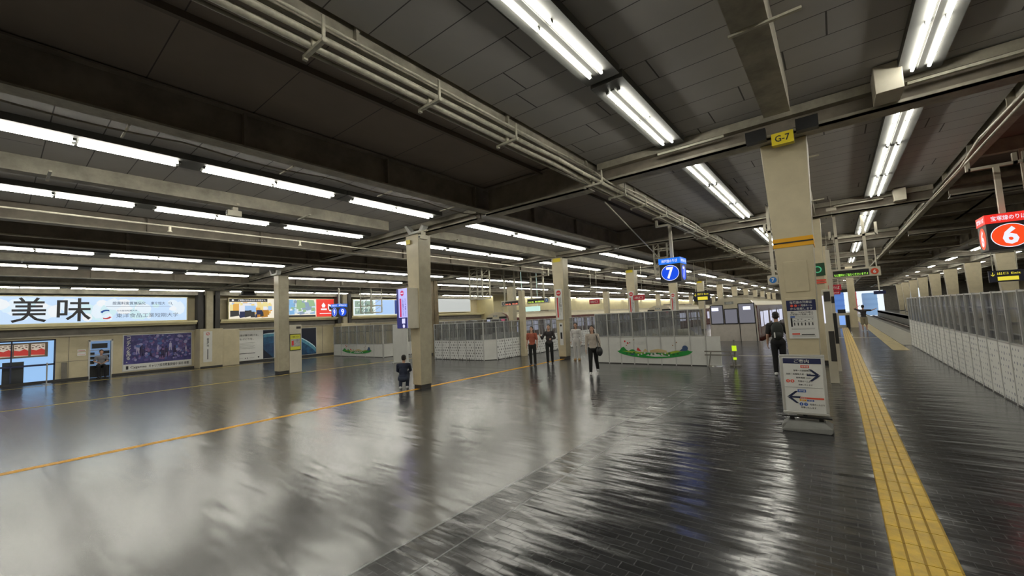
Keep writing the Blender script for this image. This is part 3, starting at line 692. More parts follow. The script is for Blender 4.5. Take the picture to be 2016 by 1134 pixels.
pipe([(-13.0, -8, 4.75), (-13.0, 60, 4.75)], .02, 'thin sprinkler pipe under the middle concourse roof')
pipe([(-16.2, -8, 4.75), (-16.2, 60, 4.75)], .03, 'dark pipe slung between the two left concourses', m_=BEAM)
# sagging cable along the deep dark beam
pts = []
for i in range(33):
    y = -.5+i*.28; pts.append((-7.75, y, 4.99-.06*abs(math.sin((y+.5)*PI/2.3))))
pipe(pts, .014, 'thin cable sagging in loops along the deep dark beam', 6, DBEAM)
for i, (y) in enumerate((1.1, 3.3, 5.4, 7.3)):
    b = MB(); b.box(-8.05, -7.5, y-.012, y+.012, 4.94, 4.965); tag(link('cable_hook', b, GALV), 'short steel cable hook under the deep dark beam, %s from the near end' % ordn(i), 'bracket', 'cable hooks under the deep dark beam')

# ------------------------------------------------------------------ columns
def column(x, y, zt, label, wb=.40, wt=.66, db=.42, dt=.5, front=COLM):
    e = empty('column', (x, y, 0), label, 'column')
    b = MB(); gx = (wt-wb)/2; gy = (dt-db)/2
    b.box(-wb/2, wb/2, -db/2, db/2, .12, zt, 0, (gx, gy)); b.m[-3] = 1; b.m[-1] = 1; b.m[-2] = 0  # both side faces take the darker tile copy as painted shade
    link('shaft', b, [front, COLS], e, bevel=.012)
    b = MB(); b.box(-wb/2+.02, wb/2-.02, -db/2+.02, db/2-.02, 0, .13); link('base', b, DARK, e)
    return e
def at_z(z, zt, wb, wt): return wb/2+(wt-wb)/2*z/zt
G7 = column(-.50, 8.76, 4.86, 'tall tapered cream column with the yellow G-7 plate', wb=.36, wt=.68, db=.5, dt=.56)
CW = {'G7': G7}
b = MB(); b.box(-.345, .345, -.315, -.27, 3.07, 3.17); b.box(-.33, .33, -.31, -.27, 2.95, 3.05)
def band(e, zc, zt, wb, wt, db, dt, h=.16, m_=ORA, gap=True):
    b = MB()
    for (z0, z1) in (((zc-h/2, zc-.012), (zc+.012, zc+h/2)) if gap else ((zc-h/2, zc+h/2),)):
        w_ = at_z(zc, zt, wb, wt)+.006; d_ = at_z(zc, zt, db, dt)+.006
        b.box(-w_, w_, -d_, d_, z0, z1)
    link('warning_band', b, m_, e)
band(G7, 3.08, 4.86, .36, .68, .5, .56)
b = MB(); w_ = at_z(3.08, 4.86, .36, .68)+.004; b.box(-w_, w_, -.28, .28, 3.068, 3.092); link('band_gap', b, INK, G7)
b = MB(); d7 = at_z(2.45, 4.86, .5, .56)
b.box(-.17, .17, -d7-.012, -d7+.05, 2.22, 2.75); link('access_panel', b, COLM, G7, bevel=.008)
b = MB(); b.box(-.19, .19, -.268, -.25, 1.95, 2.12); link('ledge', b, COLM, G7, bevel=.006)
# yellow plate G-7
e = empty('number_plate', (-.475, 8.12, 4.70), 'yellow plate reading G-7 at the top of the near column', 'sign')
b = MB(); b.box(-.155, .155, -.01, .12, 0, .20); link('plate', b, YEL, e)
b = MB(); text(b, 'G-7', -.105, .105, .045, .155, -.014, bold=.015); link('lettering', b, INK, e)
for dx, nm in ((-.42, 'left of'), (.42, 'right of')):
    b = MB(); b.box(-.15, .15, -.05, .10, -.10, .10); o = link('black_speaker', b, BLACK, loc=(-.50+dx*.86+.01, 8.11, 4.93)); tag(o, 'black box loudspeaker %s the G-7 plate' % nm, 'loudspeaker')
# cream duct box under the girder
b = MB(); b.box(-.15, .15, -.5, 0, 0, .40); o = link('duct_box', b, CREAM, loc=(.84, 8.205, 4.93), bevel=.008); tag(o, 'cream box hanging from the girder right of the near column', 'box')
b = MB(); b.box(-.14, .14, -.3, 0, 0, .36); o = link('duct_box', b, CREAM, loc=(1.75, 16.9, 4.95), bevel=.008); tag(o, 'small cream box hanging from the second girder on the right', 'box')
# timetable poster on G7
dP = at_z(1.75, 4.86, .5, .56)
e = empty('notice_poster', (-.475, 8.76-dP-.01, 1.43), 'white notice with navy heading taped on the near column', 'poster')
b = MB(); b.box(-.205, .205, -.006, 0, 0, .65); link('sheet', b, WHITE, e)
b = MB(); b.box(-.205, .205, -.009, -.006, .47, .65); link('heading', b, NAVY, e)
b = MB(); text(b, '宝塚線の列車は', -.155, .155, .59, .635, -.012); text(b, '号線ホーム', .0, .155, .538, .575, -.012); text(b, 'から発車します', -.155, .155, .482, .525, -.012); link('white_lettering', b, WHITE, e)
b = MB(); b.disc(-.13, .556, .022, -.012, 14); b.disc(-.075, .556, .022, -.012, 14); b.box(-.16, -.05, -.008, -.007, .065, .09); text(b, '4・5', -.04, -.005, .54, .572, -.012); link('red_marks', b, REDO, e)
b = MB(); text(b, '但し、下記の列車は', -.155, .155, .425, .455, -.008); text(b, '号線から発車します', -.13, .155, .39, .42, -.008); b.ring(-.15, .405, .014, .004, -.008, 12)
b.box(-.165, -.14, -.008, -.007, .2, .35)
for i in range(6): b.box(-.12+i*.05, -.105+i*.05, -.008, -.007, .22, .27); b.box(-.12+i*.05, -.10+i*.05, -.008, -.007, .30+.01*(i % 3), .31+.01*(i % 3))
for z in (.285, .345, .37, .17, .155, .05, .03): b.box(-.16, .16, -.008, -.007, z, z+.003)
b.box(-.03, .15, -.008, -.007, .06, .075)
link('lettering', b, INK, e)
b = MB(); b.box(-.165, -.10, -.0085, -.007, .355, .38); link('blue_tag', b, BLUE, e)

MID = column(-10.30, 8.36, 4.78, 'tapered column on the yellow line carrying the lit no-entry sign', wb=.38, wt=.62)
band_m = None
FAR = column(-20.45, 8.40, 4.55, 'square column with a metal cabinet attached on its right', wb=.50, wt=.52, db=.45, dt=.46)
b = MB(); b.box(-.22, .24, .24, .80, 0, 2.22); link('cabinet', b, CREAM, FAR, bevel=.012)
b = MB(); b.box(.24, .255, .56, .76, 2.03, 2.14); link('vent', b, DARK, FAR)
b = MB(); b.box(-.24, -.12, -.245, -.23, .75, 1.95); link('notice_strip', b, WPAINT, FAR)
e = empty('small_poster', (-20.205, 8.90, 1.02), 'yellow-bordered poster in a black frame on the column cabinet', 'poster', PI/2)
b = MB(); b.box(-.25, .25, -.02, 0, 0, .78); link('frame', b, BLACK, e)
b = MB(); b.box(-.23, .23, -.026, -.02, .03, .74); link('sheet', b, mat('sheet_lime', (.62, .62, .05), .4), e)
b = MB(); b.box(-.21, .21, -.03, -.026, .18, .54); link('picture', b, mat('pic_grey', (.42, .42, .42), .5, var=.5, scale=9), e)
b = MB(); b.box(-.17, -.08, -.034, -.03, .24, .46); link('red_mark', b, RED, e)
b = MB(); text(b, 'ご注意ください', -.17, .17, .60, .68, -.03); link('lettering', b, INK, e)
for (x, y, zt, w_) in ((-10.44, 8.10, 4.50, 'middle'),):
    e = empty('number_plate', (x, 8.07, 4.5), 'small yellow plate at the top of the middle column', 'sign')
    b = MB(); b.box(-.1, .1, -.012, 0, 0, .14); link('plate', b, YEL, e)
# haunch brackets at the column tops
def haunch(x, y, z, label):
    b = MB(); b.add([(-.3, -.2, 0), (.3, -.2, 0), (.42, -.2, .16), (.32, -.2, .22), (.18, -.2, .06), (-.18, -.2, .06), (-.42, -.2, .3), (-.52, -.2, .3)] + [(-.3, -.02, 0), (.3, -.02, 0), (.42, -.02, .16), (.32, -.02, .22), (.18, -.02, .06), (-.18, -.02, .06), (-.42, -.02, .3), (-.52, -.02, .3)],
            [tuple(range(8)), tuple(range(15, 7, -1))] + [(i, 8+i, 8+(i+1) % 8, (i+1) % 8) for i in range(8)])
    tag(link('haunch_bracket', b, WPAINT, loc=(x, y, z)), label, 'bracket')
haunch(-10.0, 8.2, 4.78, 'pale angled bracket on top of the middle column')
haunch(-20.3, 8.2, 4.56, 'pale angled bracket on top of the column with the cabinet')

# all the further columns
def far_cols(xc, ys, desc, zt=4.85, wb=.40, wt=.62):
    r = []
    for i, y in enumerate(ys):
        r.append(column(xc, y, zt, 'cream tapered column, %s behind %s' % (ordn(i), desc), wb, wt)); r[-1]['group'] = 'columns behind ' + desc
    return r
YS = [17.1, 25.7, 34.3, 42.9, 51.5, 60.1, 68.7, 77.3, 85.9, 94.5, 103.1]
ca = far_cols(-.50, [17.3]+YS[1:], 'the near G-7 column', wb=.36, wt=.62)
cb = far_cols(-10.30, [16.9]+YS[1:], 'the column with the lit no-entry sign', 4.77)
cc = far_cols(-20.3, YS, 'the column with the cabinet', 4.57)
cd = far_cols(9.3, YS, 'the right-hand barrier', wb=.62, wt=.95)
ce = far_cols(19.1, YS[1:8], 'the second platform right', wb=.62, wt=.95)
for i, c in enumerate(cb[:4]):                       # yellow plates and no-entry notices
    b = MB(); b.box(-.22, .2, -.27, -.262, 4.6, 4.78); link('number_plate', b, YEL, c)
def noentry(x, y, z0, label, w=.36, h=1.45, up=1):
    e = empty('no_entry_sign', (x, y, z0), label, 'sign')
    b = MB(); b.box(-w/2, w/2, -.015, 0, 0, h); link('plate', b, WHITE, e)
    r = w*.36; zc = h-r-.06
    b = MB(); b.disc(0, zc, r, -.018); b.box(-w*.33, -w*.12, -.018, -.016, .1, h-2*r-.14); link('red_marks', b, RED, e)
    b = MB(); b.box(-r*.7, r*.7, -.024, -.02, zc-r*.17, zc+r*.17); link('white_bar', b, WHITE, e)
    b = MB(); text(b, 'この先は電車がまいります', .0, w*.14, h*.12, h-2*r-.14, -.018, vertical=True); text(b, '立入りはご遠慮ください', w*.2, w*.36, h*.25, h-2*r-.14, -.018, vertical=True); link('lettering', b, INK, e)
    return e
def col_face(y, z, zt=4.85, db=.42, dt=.5): return y-at_z(z, zt, db, dt)-.02
noentry(-10.30, col_face(16.9, 2.9), 1.85, 'white no-entry notice on the first column behind the lit sign column')
noentry(-10.30, col_face(25.7, 2.9), 1.95, 'white no-entry notice on the second column behind the lit sign column')
noentry(-10.30, col_face(34.3, 2.9), 2.0, 'white no-entry notice on the third column behind the lit sign column')
b = MB(); b.box(-.09, .09, -.012, 0, 0, 1.05); o = link('notice_strip', b, WHITE, loc=(-10.28, col_face(16.9, 1.2)+.005, .65)); tag(o, 'narrow white notice below the no-entry notice on the column', 'notice')
b = MB(); b.disc(0, .93, .05, -.014); b.box(-.05, .05, -.014, -.013, .3, .6); link('print', b, INK, o)
# green evacuation-like plates with red bands
def green_plate(x, y, z, label, band_m=RED, w=.2):
    e = empty('green_sign', (x, y, z), label, 'sign')
    b = MB(); b.box(-w, w, -.03, 0, 0, .42); link('plate', b, mat('dark_green', (.012, .06, .025), .4), e)
    b = MB(); b.ring(0, .21, .11, .03, -.034); link('ring_mark', b, E_('green_glow', (.10, .65, .30), .6), e)
    b = MB(); b.box(-w, w, -.01, 0, -.26, -.2); b.box(-w, w, -.01, 0, -.18, -.12); link('red_band', b, band_m, e)
green_plate(-.40, 17.06, 2.93, 'dark green sign with red bands behind the near column', REDO)
green_plate(-20.2, 16.865, 2.95, 'dark green sign with a red band on the column behind the lit sign')
# brown standpipe by that column
b = MB(); b.box(-.1, .1, -.1, .1, 0, 4.6); b.box(.16, .28, -.1, .1, 0, 4.6); o = link('downpipe', b, mat('brown_pipe', (.20, .15, .08), .5, var=.3), loc=(-19.55, 16.95, 0)); tag(o, 'pair of brown upright pipes beside the column with the green sign', 'pipe')

# lit vertical no-entry sign box on MID
e = empty('lit_sign_box', (-10.36, 7.72, 1.86), 'tall lit lavender no-entry box sign on the middle column', 'illuminated sign')
b = MB(); b.box(-.26, .26, .0, .42, 0, 1.24); link('housing', b, CREAM, e, bevel=.015)
b = MB(); b.box(-.25, .25, -.012, 0, .02, 1.22); link('light_panel', b, E_('lavender', (.50, .50, .98), 1.0), e)
b = MB(); b.box(-.25, .25, -.016, -.012, .02, .34); b.box(-.25, -.16, -.017, -.012, .02, 1.22); link('navy_foot', b, E_('sign_navy', (.015, .015, .12), 1), e)
b = MB(); b.disc(.03, 1.08, .085, -.018); b.box(-.10, -.02, -.018, -.014, .36, .92); link('red_marks', b, E_('sign_crimson', (.55, .02, .12), 1), e)
b = MB(); b.box(-.035, .095, -.022, -.02, 1.065, 1.095); b.box(.0, .15, -.022, -.02, .16, .31); b.disc(.08, .08, .055, -.02); link('white_marks', b, E_('lav_white', (.72, .70, 1.0), 1), e)
b = MB(); text(b, 'この先は電車がまいります', .03, .1, .38, .92, -.018, vertical=True); text(b, '立入りはご遠慮ください', .14, .21, .38, .92, -.018, vertical=True); link('lettering', b, E_('sign_violet', (.06, .05, .35), 1), e)

# ------------------------------------------------------------------ hanging platform number boxes
def number_box(x, y, z0, num, head, cA, cH, label, h=.76, w=.66, d=.66, pole_top=4.95, frame=True):
    e = empty('platform_number_sign', (x, y, z0), label, 'hanging sign')
    b = MB(); b.box(-w/2, w/2, -d/2, d/2, 0, h); link('box', b, mat('sign_case', (.02, .02, .025), .35), e, bevel=.01)
    hb = h*.76
    b = MB(); b.box(-w/2-.012, w/2+.012, -d/2-.012, d/2+.012, hb, h+.012); link('header', b, E_('head_'+num, cH, 1.0), e)
    b = MB(); cz = hb*.5; r = hb*.42
    b.disc(0, cz, r*1.12, -d/2-.004, 40, rz=r)
    for s_, sx in ((1, w/2+.004), (-1, -w/2-.004)):
        n = 40; vs = [(sx, s_*r*.98*math.cos(2*PI*i/n), cz+r*math.sin(2*PI*i/n)) for i in range(n)]; b.add(vs, [tuple(range(n))])
    link('disc', b, E_('disc_'+num, cA, 1.0), e)
    b = MB(); b.ring(0, cz, r*1.16, .014, -d/2-.006, 40, rz=r*1.04)
    text(b, num, -.115, .115, cz-.19, cz+.19, -d/2-.008, bold=.035)
    text(b, head, -w*.38, w*.38, hb+.045, h-.03, -d/2-.016, bold=.01)
    for s_, sx in ((1, w/2+.008), (-1, -w/2-.008)):
        vs, fs = text_mesh(num, .035); b.add([(sx, s_*(u-.5)*.20, cz-.19+v*.38) for u, v in vs], fs)
        vs, fs = text_mesh(head, .02); b.add([(sx+s_*.008, s_*(u-.5)*d*.8, hb+.045+v*(h-.03-hb-.045)) for u, v in vs], fs)
    link('lettering', b, E_('glow_white', (.86, .88, 1.0), 1.0), e)
    b = MB(); b.box(-.045, .045, -.045, .045, h, pole_top-z0-.12); b.box(-.07, .07, -.07, .07, h, h+.05); link('pole', b, CREAM, e)
    t = pole_top-z0
    b = MB(); b.box(-.42, .42, -.04, .04, t-.12, t-.06)
    for sx in (-.42, .28, .42): b.box(sx-.035, sx+.035, -.04, .04, t-.12, t+.12)
    link('hanger', b, CREAM, e)
    return e
number_box(-4.12, 13.85, 2.94, '7', '神戸線のりば', (.0, .07, .80), (.01, .18, .85), 'blue box sign numbered 7 hanging right of the landscape barrier figures')
number_box(3.02, 13.7, 2.97, '6', '宝塚線のりば', (.95, .07, .01), (.85, .03, .02), 'red and black hanging box sign with the number 6')
number_box(-24.35, 13.4, 2.64, '9', '神戸線のりば', (.0, .07, .70), (.01, .14, .70), 'distant blue box sign numbered 9 hanging before the picture grid sign', w=.78, d=.62, h=.80, pole_top=4.75)
number_box(-14.6, 30, 2.9, '8', '神戸線のりば', (.0, .07, .70), (.01, .14, .70), 'distant blue hanging box sign with the number 8 above the trains', h=.6, w=.6, d=.6) if False else None

# LED departure boards
def ceil_at(x):
    for q, (xc, xa, xb, dz, wd) in enumerate(ZONES):
        if xa <= x <= xb: return ZC[q]
    return 5.62
def led_board(x, y, z0, w, h, num, cnum, msg, cmsg, label, left=False, top=4.85, cross=True):
    e = empty('departure_board', (x, y, z0), label, 'departure board')
    b = MB(); b.box(-w/2, w/2, -.08, .08, 0, h); link('case', b, CREAM, e, bevel=.01)
    nx = (-w/2+h*.5) if left else (w/2-h*.5)
    sx0, sx1 = (-w/2+h*.95, w/2-.05) if left else (-w/2+.05, w/2-h*.95)
    b = MB(); b.box(sx0, sx1, -.085, -.08, h*.16, h*.84); link('screen', b, BLACK, e)
    b = MB(); b.disc(nx, h*.5, h*.33, -.084, 24); link('number_disc', b, mat('disc_%s' % label[:6], cnum, .4), e)
    b = MB(); text(b, num, nx-h*.13, nx+h*.13, h*.3, h*.7, -.088, bold=.04); link('numeral', b, WHITE, e)
    b = MB(); text(b, msg, sx0+.03, sx1-.03, h*.2, h*.48, -.09, bold=.01); link('lit_message', b, E_('led_%s' % label[:6], cmsg, 1.3), e)
    b = MB()
    for px in (-w*.32, w*.25): b.box(px-.045, px+.045, -.04, .04, h, min(ceil_at(x+px), ceil_at(x))-z0 if x > -14 else ceil_at(x+px)-z0)
    b.box(-w*.45, w*.5, -.04, .04, top-z0-.42, top-z0-.34); b.box(-w*.45-.04, -w*.45+.04, -.04, .04, top-z0-.42, top-z0-.1); b.box(w*.5-.04, w*.5+.04, -.04, .04, top-z0-.42, top-z0+.05)
    link('hanger', b, CREAM, e)
    return e
led_board(.65, 20.0, 2.92, 1.42, .34, '6', (.70, .08, .03), 'ちに整列にご協力くださいますよ', (.40, .9, .10), 'LED board with a green message and red number 6')
led_board(-1.25, 16.0, 2.70, .95, .31, '7', (.02, .18, .55), '普 三宮', (.6, .85, .1), 'departure board with a blue number 7 left of the near column', left=True)
led_board(-15.9, 20.0, 2.80, 1.4, .34, '8', (.1, .1, .12), '特急 普通', (.9, .25, .15), 'small departure board above the dotted white barrier', left=True, top=4.9)
led_board(-14.2, 20.6, 2.85, 1.6, .34, '8', (.1, .1, .12), '特急 新開地', (.9, .6, .15), 'departure board right of the small board over the dotted barrier', top=4.9)
b = MB(); b.box(-.75, .75, -.05, .05, 0, .3); b.cyl((-.6, 0, .3), (-.6, 0, 3.18), .012, 6); b.cyl((.6, 0, .3), (.6, 0, 3.18), .012, 6); o = link('hanging_light_board', b, E_('panel_mint', (.62, .90, .80), .9), loc=(-15.3, 21.2, 2.42)); tag(o, 'pale green lit panel under the small departure board', 'illuminated sign')

# red hanging signs
def red_sign(x, y, z, w, h, label, txt='おりば'):
    e = empty('red_hanging_sign', (x, y, z), label, 'sign')
    b = MB(); b.box(-w/2, w/2, -.03, .03, 0, h); link('panel', b, mat('crimson', (.50, .015, .04), .4), e)
    b = MB(); text(b, txt, -w*.36, w*.36, h*.25, h*.75, -.035, bold=.01); link('lettering', b, WHITE, e)
    b = MB(); b.cyl((-w*.3, 0, h), (-w*.3, 0, ceil_at(x)-z), .012, 6); b.cyl((w*.3, 0, h), (w*.3, 0, ceil_at(x)-z), .012, 6); link('rods', b, GALV, e)
red_sign(-.0, 24.5, 2.58, .48, .27, 'small crimson sign hanging just right of the near column', 'のりば')
red_sign(.05, 40, 2.65, .5, .25, 'smaller crimson sign further along the near platform', 'のりば')
red_sign(-12.6, 24.8, 2.72, .72, .3, 'crimson sign hanging left of the second no-entry column', '出口')
red_sign(-9.55, 24.8, 2.78, .72, .3, 'crimson sign hanging right of the second no-entry column', '出口')
red_sign(8.2, 33, 2.7, .6, .28, 'crimson sign hanging left among the right-hand columns', '出口')
red_sign(10.6, 33, 2.8, .6, .28, 'crimson sign hanging right among the right-hand columns', '出口')
def guide(x, y, z, w, h, label, arrow=True):
    e = empty('guide_sign', (x, y, z), label, 'hanging sign')
    b = MB(); b.box(-w/2, w/2, -.05, .05, 0, h); link('panel', b, mat('guide_navy', (.012, .014, .04), .4), e)
    b = MB(); text(b, '出口 Exit', -w*.25, w*.42, h*.62, h*.85, -.055, bold=.01); text(b, '↓', -w*.44, -w*.32, h*.5, h*.85, -.055); b.box(-w*.25, w*.35, -.056, -.055, h*.12, h*.45); link('lettering', b, E_('guide_yellow', (.85, .72, .05), .9), e)
    b = MB(); b.cyl((-w*.35, 0, h), (-w*.35, 0, ceil_at(x)-z), .02, 6); b.cyl((w*.35, 0, h), (w*.35, 0, ceil_at(x)-z), .02, 6); link('rods', b, GALV, e)
guide(6.45, 30, 2.62, 1.1, .55, 'dark guide sign with yellow lettering over the right barrier')
guide(-6.8, 28.5, 2.55, 1.0, .62, 'dark guide sign with yellow lettering left of the nearest train')
e = empty('information_board', (2.15, 34, 2.42), 'dark information board hanging over the far platform', 'hanging sign')
b = MB(); b.box(-.28, .28, -.05, .05, 0, .2); link('panel', b, NAVY, e)
b = MB(); b.cyl((0, 0, .2), (0, 0, 2.91), .035, 8); link('pole', b, CREAM, e)

# lattice brackets hanging from the roof
def lattice(x, y, z0, z1, w, d, label, rungs=4):
    e = empty('lattice_bracket', (x, y, z0), label, 'steel bracket'); h = z1-z0
    b = MB()
    for sx in (-w/2, w/2):
        for sy in (-d/2, d/2): b.box(sx-.03, sx+.03, sy-.03, sy+.03, 0, (5.6 if x > -20 else 5.07)-z0)
    link('uprights', b, GALV, e)
    b = MB()
    for i in range(rungs+1):
        z = h*i/rungs; b.box(-w/2, w/2, -d/2-.03, -d/2+.03, z-.025, z+.025); b.box(-w/2, w/2, d/2-.03, d/2+.03, z-.025, z+.025); b.box(w/2-.025, w/2+.025, -d/2, d/2, z-.02, z+.02)
        if i < rungs: b.cyl((w/2, -d/2, z), (w/2, d/2, z+h/rungs), .015, 5); b.cyl((-w/2, -d/2, z), (w/2*.3, -d/2, z+h/rungs), .015, 5)
    link('braces', b, GALV, e)
lattice(-14.95, 16.2, 3.15, 4.75, .9, .6, 'pale lattice bracket hanging above the dotted barrier')
lattice(-5.6, 17.6, 3.5, 5.0, .55, .6, 'pale lattice bracket left of the number 7 sign')
lattice(-25.2, 16.2, 2.9, 4.3, 1.3, .8, 'pale lattice bracket in front of the picture grid sign', 3)
lattice(3.9, 14.2, 3.62, 5.0, .6, .6, 'pale lattice bracket behind the number 6 sign', 3)
# diagonal stays
def stay(a, b_, r, label): b = MB(); b.cyl(a, b_, r, 8); tag(link('stay_rod', b, GALV), label, 'rod')
stay((-4.45, 9.7, 4.88), (-5.4, 17.3, 3.9), .018, 'long diagonal stay rod running down left of the number 7 sign')
if False: stay((-9.9, 14.2, 4.6), (-7.2, 19.5, 3.9), .015, 'diagonal stay rod in front of the second column row')
# sensor / camera units
def cam_unit(x, y, z, label):
    e = empty('security_camera', (x, y, z), label, 'camera')
    b = MB(); b.box(-.05, .05, -.05, .05, .1, .24); b.box(-.18, .18, -.03, .03, .2, .24); link('mount', b, CREAM, e)
    b = MB(); b.box(-.06, .06, -.16, .12, -.03, .1); link('body', b, CREAM, e, bevel=.01)
    b = MB(); b.cyl((0, -.17, .035), (0, -.155, .035), .035, 12); link('lens', b, BLACK, e)
cam_unit(-10.55, 3.35, 4.66, 'cream camera unit hanging left under the middle roof beam')
cam_unit(-9.6, 8.0, 4.55, 'cream camera unit beside the top of the middle column')
for i, (x, y, z) in enumerate(((-13.0, 2.7, 4.63), (-13.0, 5.9, 4.63))):
    b = MB(); b.cyl((0, 0, .02), (0, 0, .12), .03, 10); b.cyl((0, 0, -.03), (0, 0, .02), .055, 12, r1=.03); tag(link('sprinkler_head', b, CREAM, loc=(x, y, z)), 'small pale sprinkler head under the thin pipe, %s from the near end' % ordn(i), 'sprinkler')
b = MB(); b.box(-.17, .17, -.3, .3, 0, .3); b.box(-.22, .20, -.4, .4, -.06, 0); b.cyl((0, 0, .3), (0, 0, .86), .03, 8); tag(link('projector_box', b, DARK, loc=(-27.17, 9.3, 4.2)), 'dark hanging box in front of the room-picture sign', 'box')
b = MB(); b.box(-.13, .13, -.04, .04, -.05, .05); b.cyl((0, 0, .04), (0, 0, .36), .008, 6); b.cyl((0, 0, -.04), (0, 0, -.28), .004, 6); tag(link('sensor', b, CREAM, loc=(.12, 16.5, 4.98)), 'small cream sensor dangling right of the near column', 'sensor')

# ------------------------------------------------------------------ barriers
def barrier(name, segs_, zl, zt, sheet, label, step=.62, posts=True, gl=GLASS, cat='barrier'):
    """segs_: list of ((x0,y0),(x1,y1), sheet material); white foot panels, glass above, posts and rails"""
    x0, y0 = segs_[0][0]
    e = empty(name, (x0, y0, 0), label, cat)
    for (a, b_, m_) in segs_:
        A = Vector((a[0]-x0, a[1]-y0, 0)); B = Vector((b_[0]-x0, b_[1]-y0, 0)); L = (B-A).length; an = math.atan2(B.y-A.y, B.x-A.x)
        def put(nm, mb_, mm):
            o_ = link(nm, mb_, mm, e); o_.location = A; o_.rotation_euler = (0, 0, an); return o_
        q = MB(); q.box(0, L, 0, .05, .03, zl); put('foot_panel', q, m_)
        q = MB(); q.box(0, L, .018, .03, zl, zt); put('glass_pane', q, gl)
        q = MB(); q.box(0, L, .0, .05, zl-.01, zl+.025); q.box(0, L, .005, .045, zt-.02, zt+.01); q.box(0, L, .03, .06, zl+(zt-zl)*.66, zl+(zt-zl)*.66+.035); put('rail', q, ALU)
        n = max(1, round(L/step))
        for i in range(n+1):
            q = MB(); q.box(-.018, .018, -.012, .05, .0, zt+.02); p_ = put('post', q, ALU); p_.location = A+(B-A)*(i/n)
        q = MB(); q.box(0, L, .0, .045, 0, .03); put('plinth', q, DARK)
    return e
# local y of sheets along Y: dotted material axis 0 works in each rotated piece
B9 = barrier('glass_barrier', [((-28.25, 15.1), (-22.3, 15.1), WPAINT), ((-22.3, 15.1), (-22.3, 27.5), WPAINT)], .82, 2.05, None, 'glass barrier with white foot and green landscape beside the left wall', 1.0)
B8 = barrier('glass_barrier', [((-17.6, 15.2), (-13.95, 15.2), DOT8), ((-13.95, 15.2), (-13.5, 15.7), WPAINT), ((-13.5, 15.7), (-13.35, 27.5), DOT8)], 1.0, 1.9, None, 'angled glass barrier with dotted white foot panels in the centre', .62)
B7 = barrier('glass_barrier', [((-8.0, 15.7), (-3.75, 15.7), WPAINT)], 1.06, 2.02, None, 'glass barrier with plain white foot and green landscape, before the nearest train', .53)
q = barrier('glass_barrier', [((-8.05, 27.5), (-8.05, 15.95), WPAINT)], 1.06, 2.02, None, 'glass side barrier running back along the second track from the right', .9)
B6 = barrier('glass_barrier', [((2.42, 24.8), (2.40, 6.3), DOT6)], 1.10, 2.06, None, 'long glass barrier with motif-printed foot panels on the right', .75)
# landscape decals
def landscape(x, y, z, w, h, label):
    e = empty('landscape_decal', (x, y, z), label, 'wall decal')
    def P(u, v): return (u*w, v*h)
    n = 30
    b = MB(); pts = [P(-.5+i/n, .55-.55*math.sin(PI*i/n)**.7) for i in range(n+1)]
    top = [P(.5, .55), P(.38, .62), P(.30, .50), P(.2, .45), P(.05, .40), P(-.1, .42), P(-.2, .52), P(-.26, .72), P(-.3, .74), P(-.34, .60), P(-.38, .85), P(-.41, .95), P(-.44, .90), P(-.47, .62)]
    for i in range(n):                            # fill the bowl from its rim to the hill line
        u0, u1 = -.5+i/n, -.5+(i+1)/n
        def hill(u): return .50+.42*math.exp(-((u+.41)/.045)**2)+.22*math.exp(-((u+.28)/.04)**2)+.22*math.exp(-((u-.40)/.07)**2)-.08*math.exp(-((u-.05)/.2)**2)
        def bowl(u): return .55-.55*max(0, 1-(2*u)**2)**.6
        b.poly([P(u0, bowl(u0)), P(u1, bowl(u1)), P(u1, max(bowl(u1), hill(u1))), P(u0, max(bowl(u0), hill(u0)))], -.004)
    link('green_hills', b, GREEN, e)
    b = MB(); b.poly([P(-.44, .55), P(-.3, .42), P(-.15, .30), P(-.08, .42), P(-.2, .5), P(-.3, .55)], -.006); b.poly([P(.08, .30), P(.3, .62), P(.4, .6), P(.22, .34)], -.006); link('yellow_fields', b, LGREEN, e)
    b = MB(); b.poly([P(-.1, .2), P(0, .42), P(.1, .28), P(.2, .16), P(.02, .12)], -.008)
    for i in range(10): b.disc(-.2*w+i*.045*w, (.24+.08*(i % 3))*h, .012*w, -.0095, 8)
    for cx, cz in ((-.46, 1.2), (-.16, 1.2), (-.12, 1.22), (.44, 1.2)): b.ring(cx*w, cz*h, .035*w, .006*w, -.005, 14, rz=.10*h)
    link('white_marks', b, mat('white_ish', (.60, .60, .58), .4), e)
    b = MB(); b.disc(-.38*w, 1.35*h, .012*w, -.005, 12); b.disc(-.34*w, 1.2*h, .012*w, -.005, 12); b.poly([P(-.22, .62), P(-.15, .5), P(-.2, .85)], -.007); link('red_marks', b, RED, e)
    b = MB(); b.poly([P(-.04, .45), P(.18, .45), P(.18, .62), P(.07, .74), P(-.04, .62)], -.007); b.poly([P(-.14, .5), P(-.06, .5), P(-.1, .75)], -.007); link('sand_marks', b, mat('sand', (.55, .42, .22), .5), e)
    b = MB()
    for i in range(14):
        u = -.36+.052*i; v = .30+.10*((i*7) % 3)*.5-.12*math.cos(u*3)+.1
        b.disc(u*w, v*h, .017*w, -.0085, 10, rz=.07*h)
    link('dark_shrubs', b, mat('shrub_green', (.02, .13, .03), .5), e)
    b = MB()
    for i, u in enumerate((-.36, -.31, -.25, .26, .31)): b.disc(u*w, (1.02+.22*(i % 3))*h, .008*w, -.005, 10)
    link('small_balloons', b, mat('balloon_brown', (.30, .16, .08), .5), e)
    b = MB(); b.disc(.41*w, .80*h, .035*w, -.010, 16); b.poly([P(.33, .55), P(.40, .6), P(.41, .95)], -.009); b.disc(-.28*w, .28*h, .03*w, -.009, 10, rz=.06*h); link('blue_marks', b, mat('slate_blue', (.04, .08, .18), .4), e)
b = MB(); b.box(4.27, 4.72, 0, .05, .03, 1.04); link('end_panel', b, WPAINT, B7)
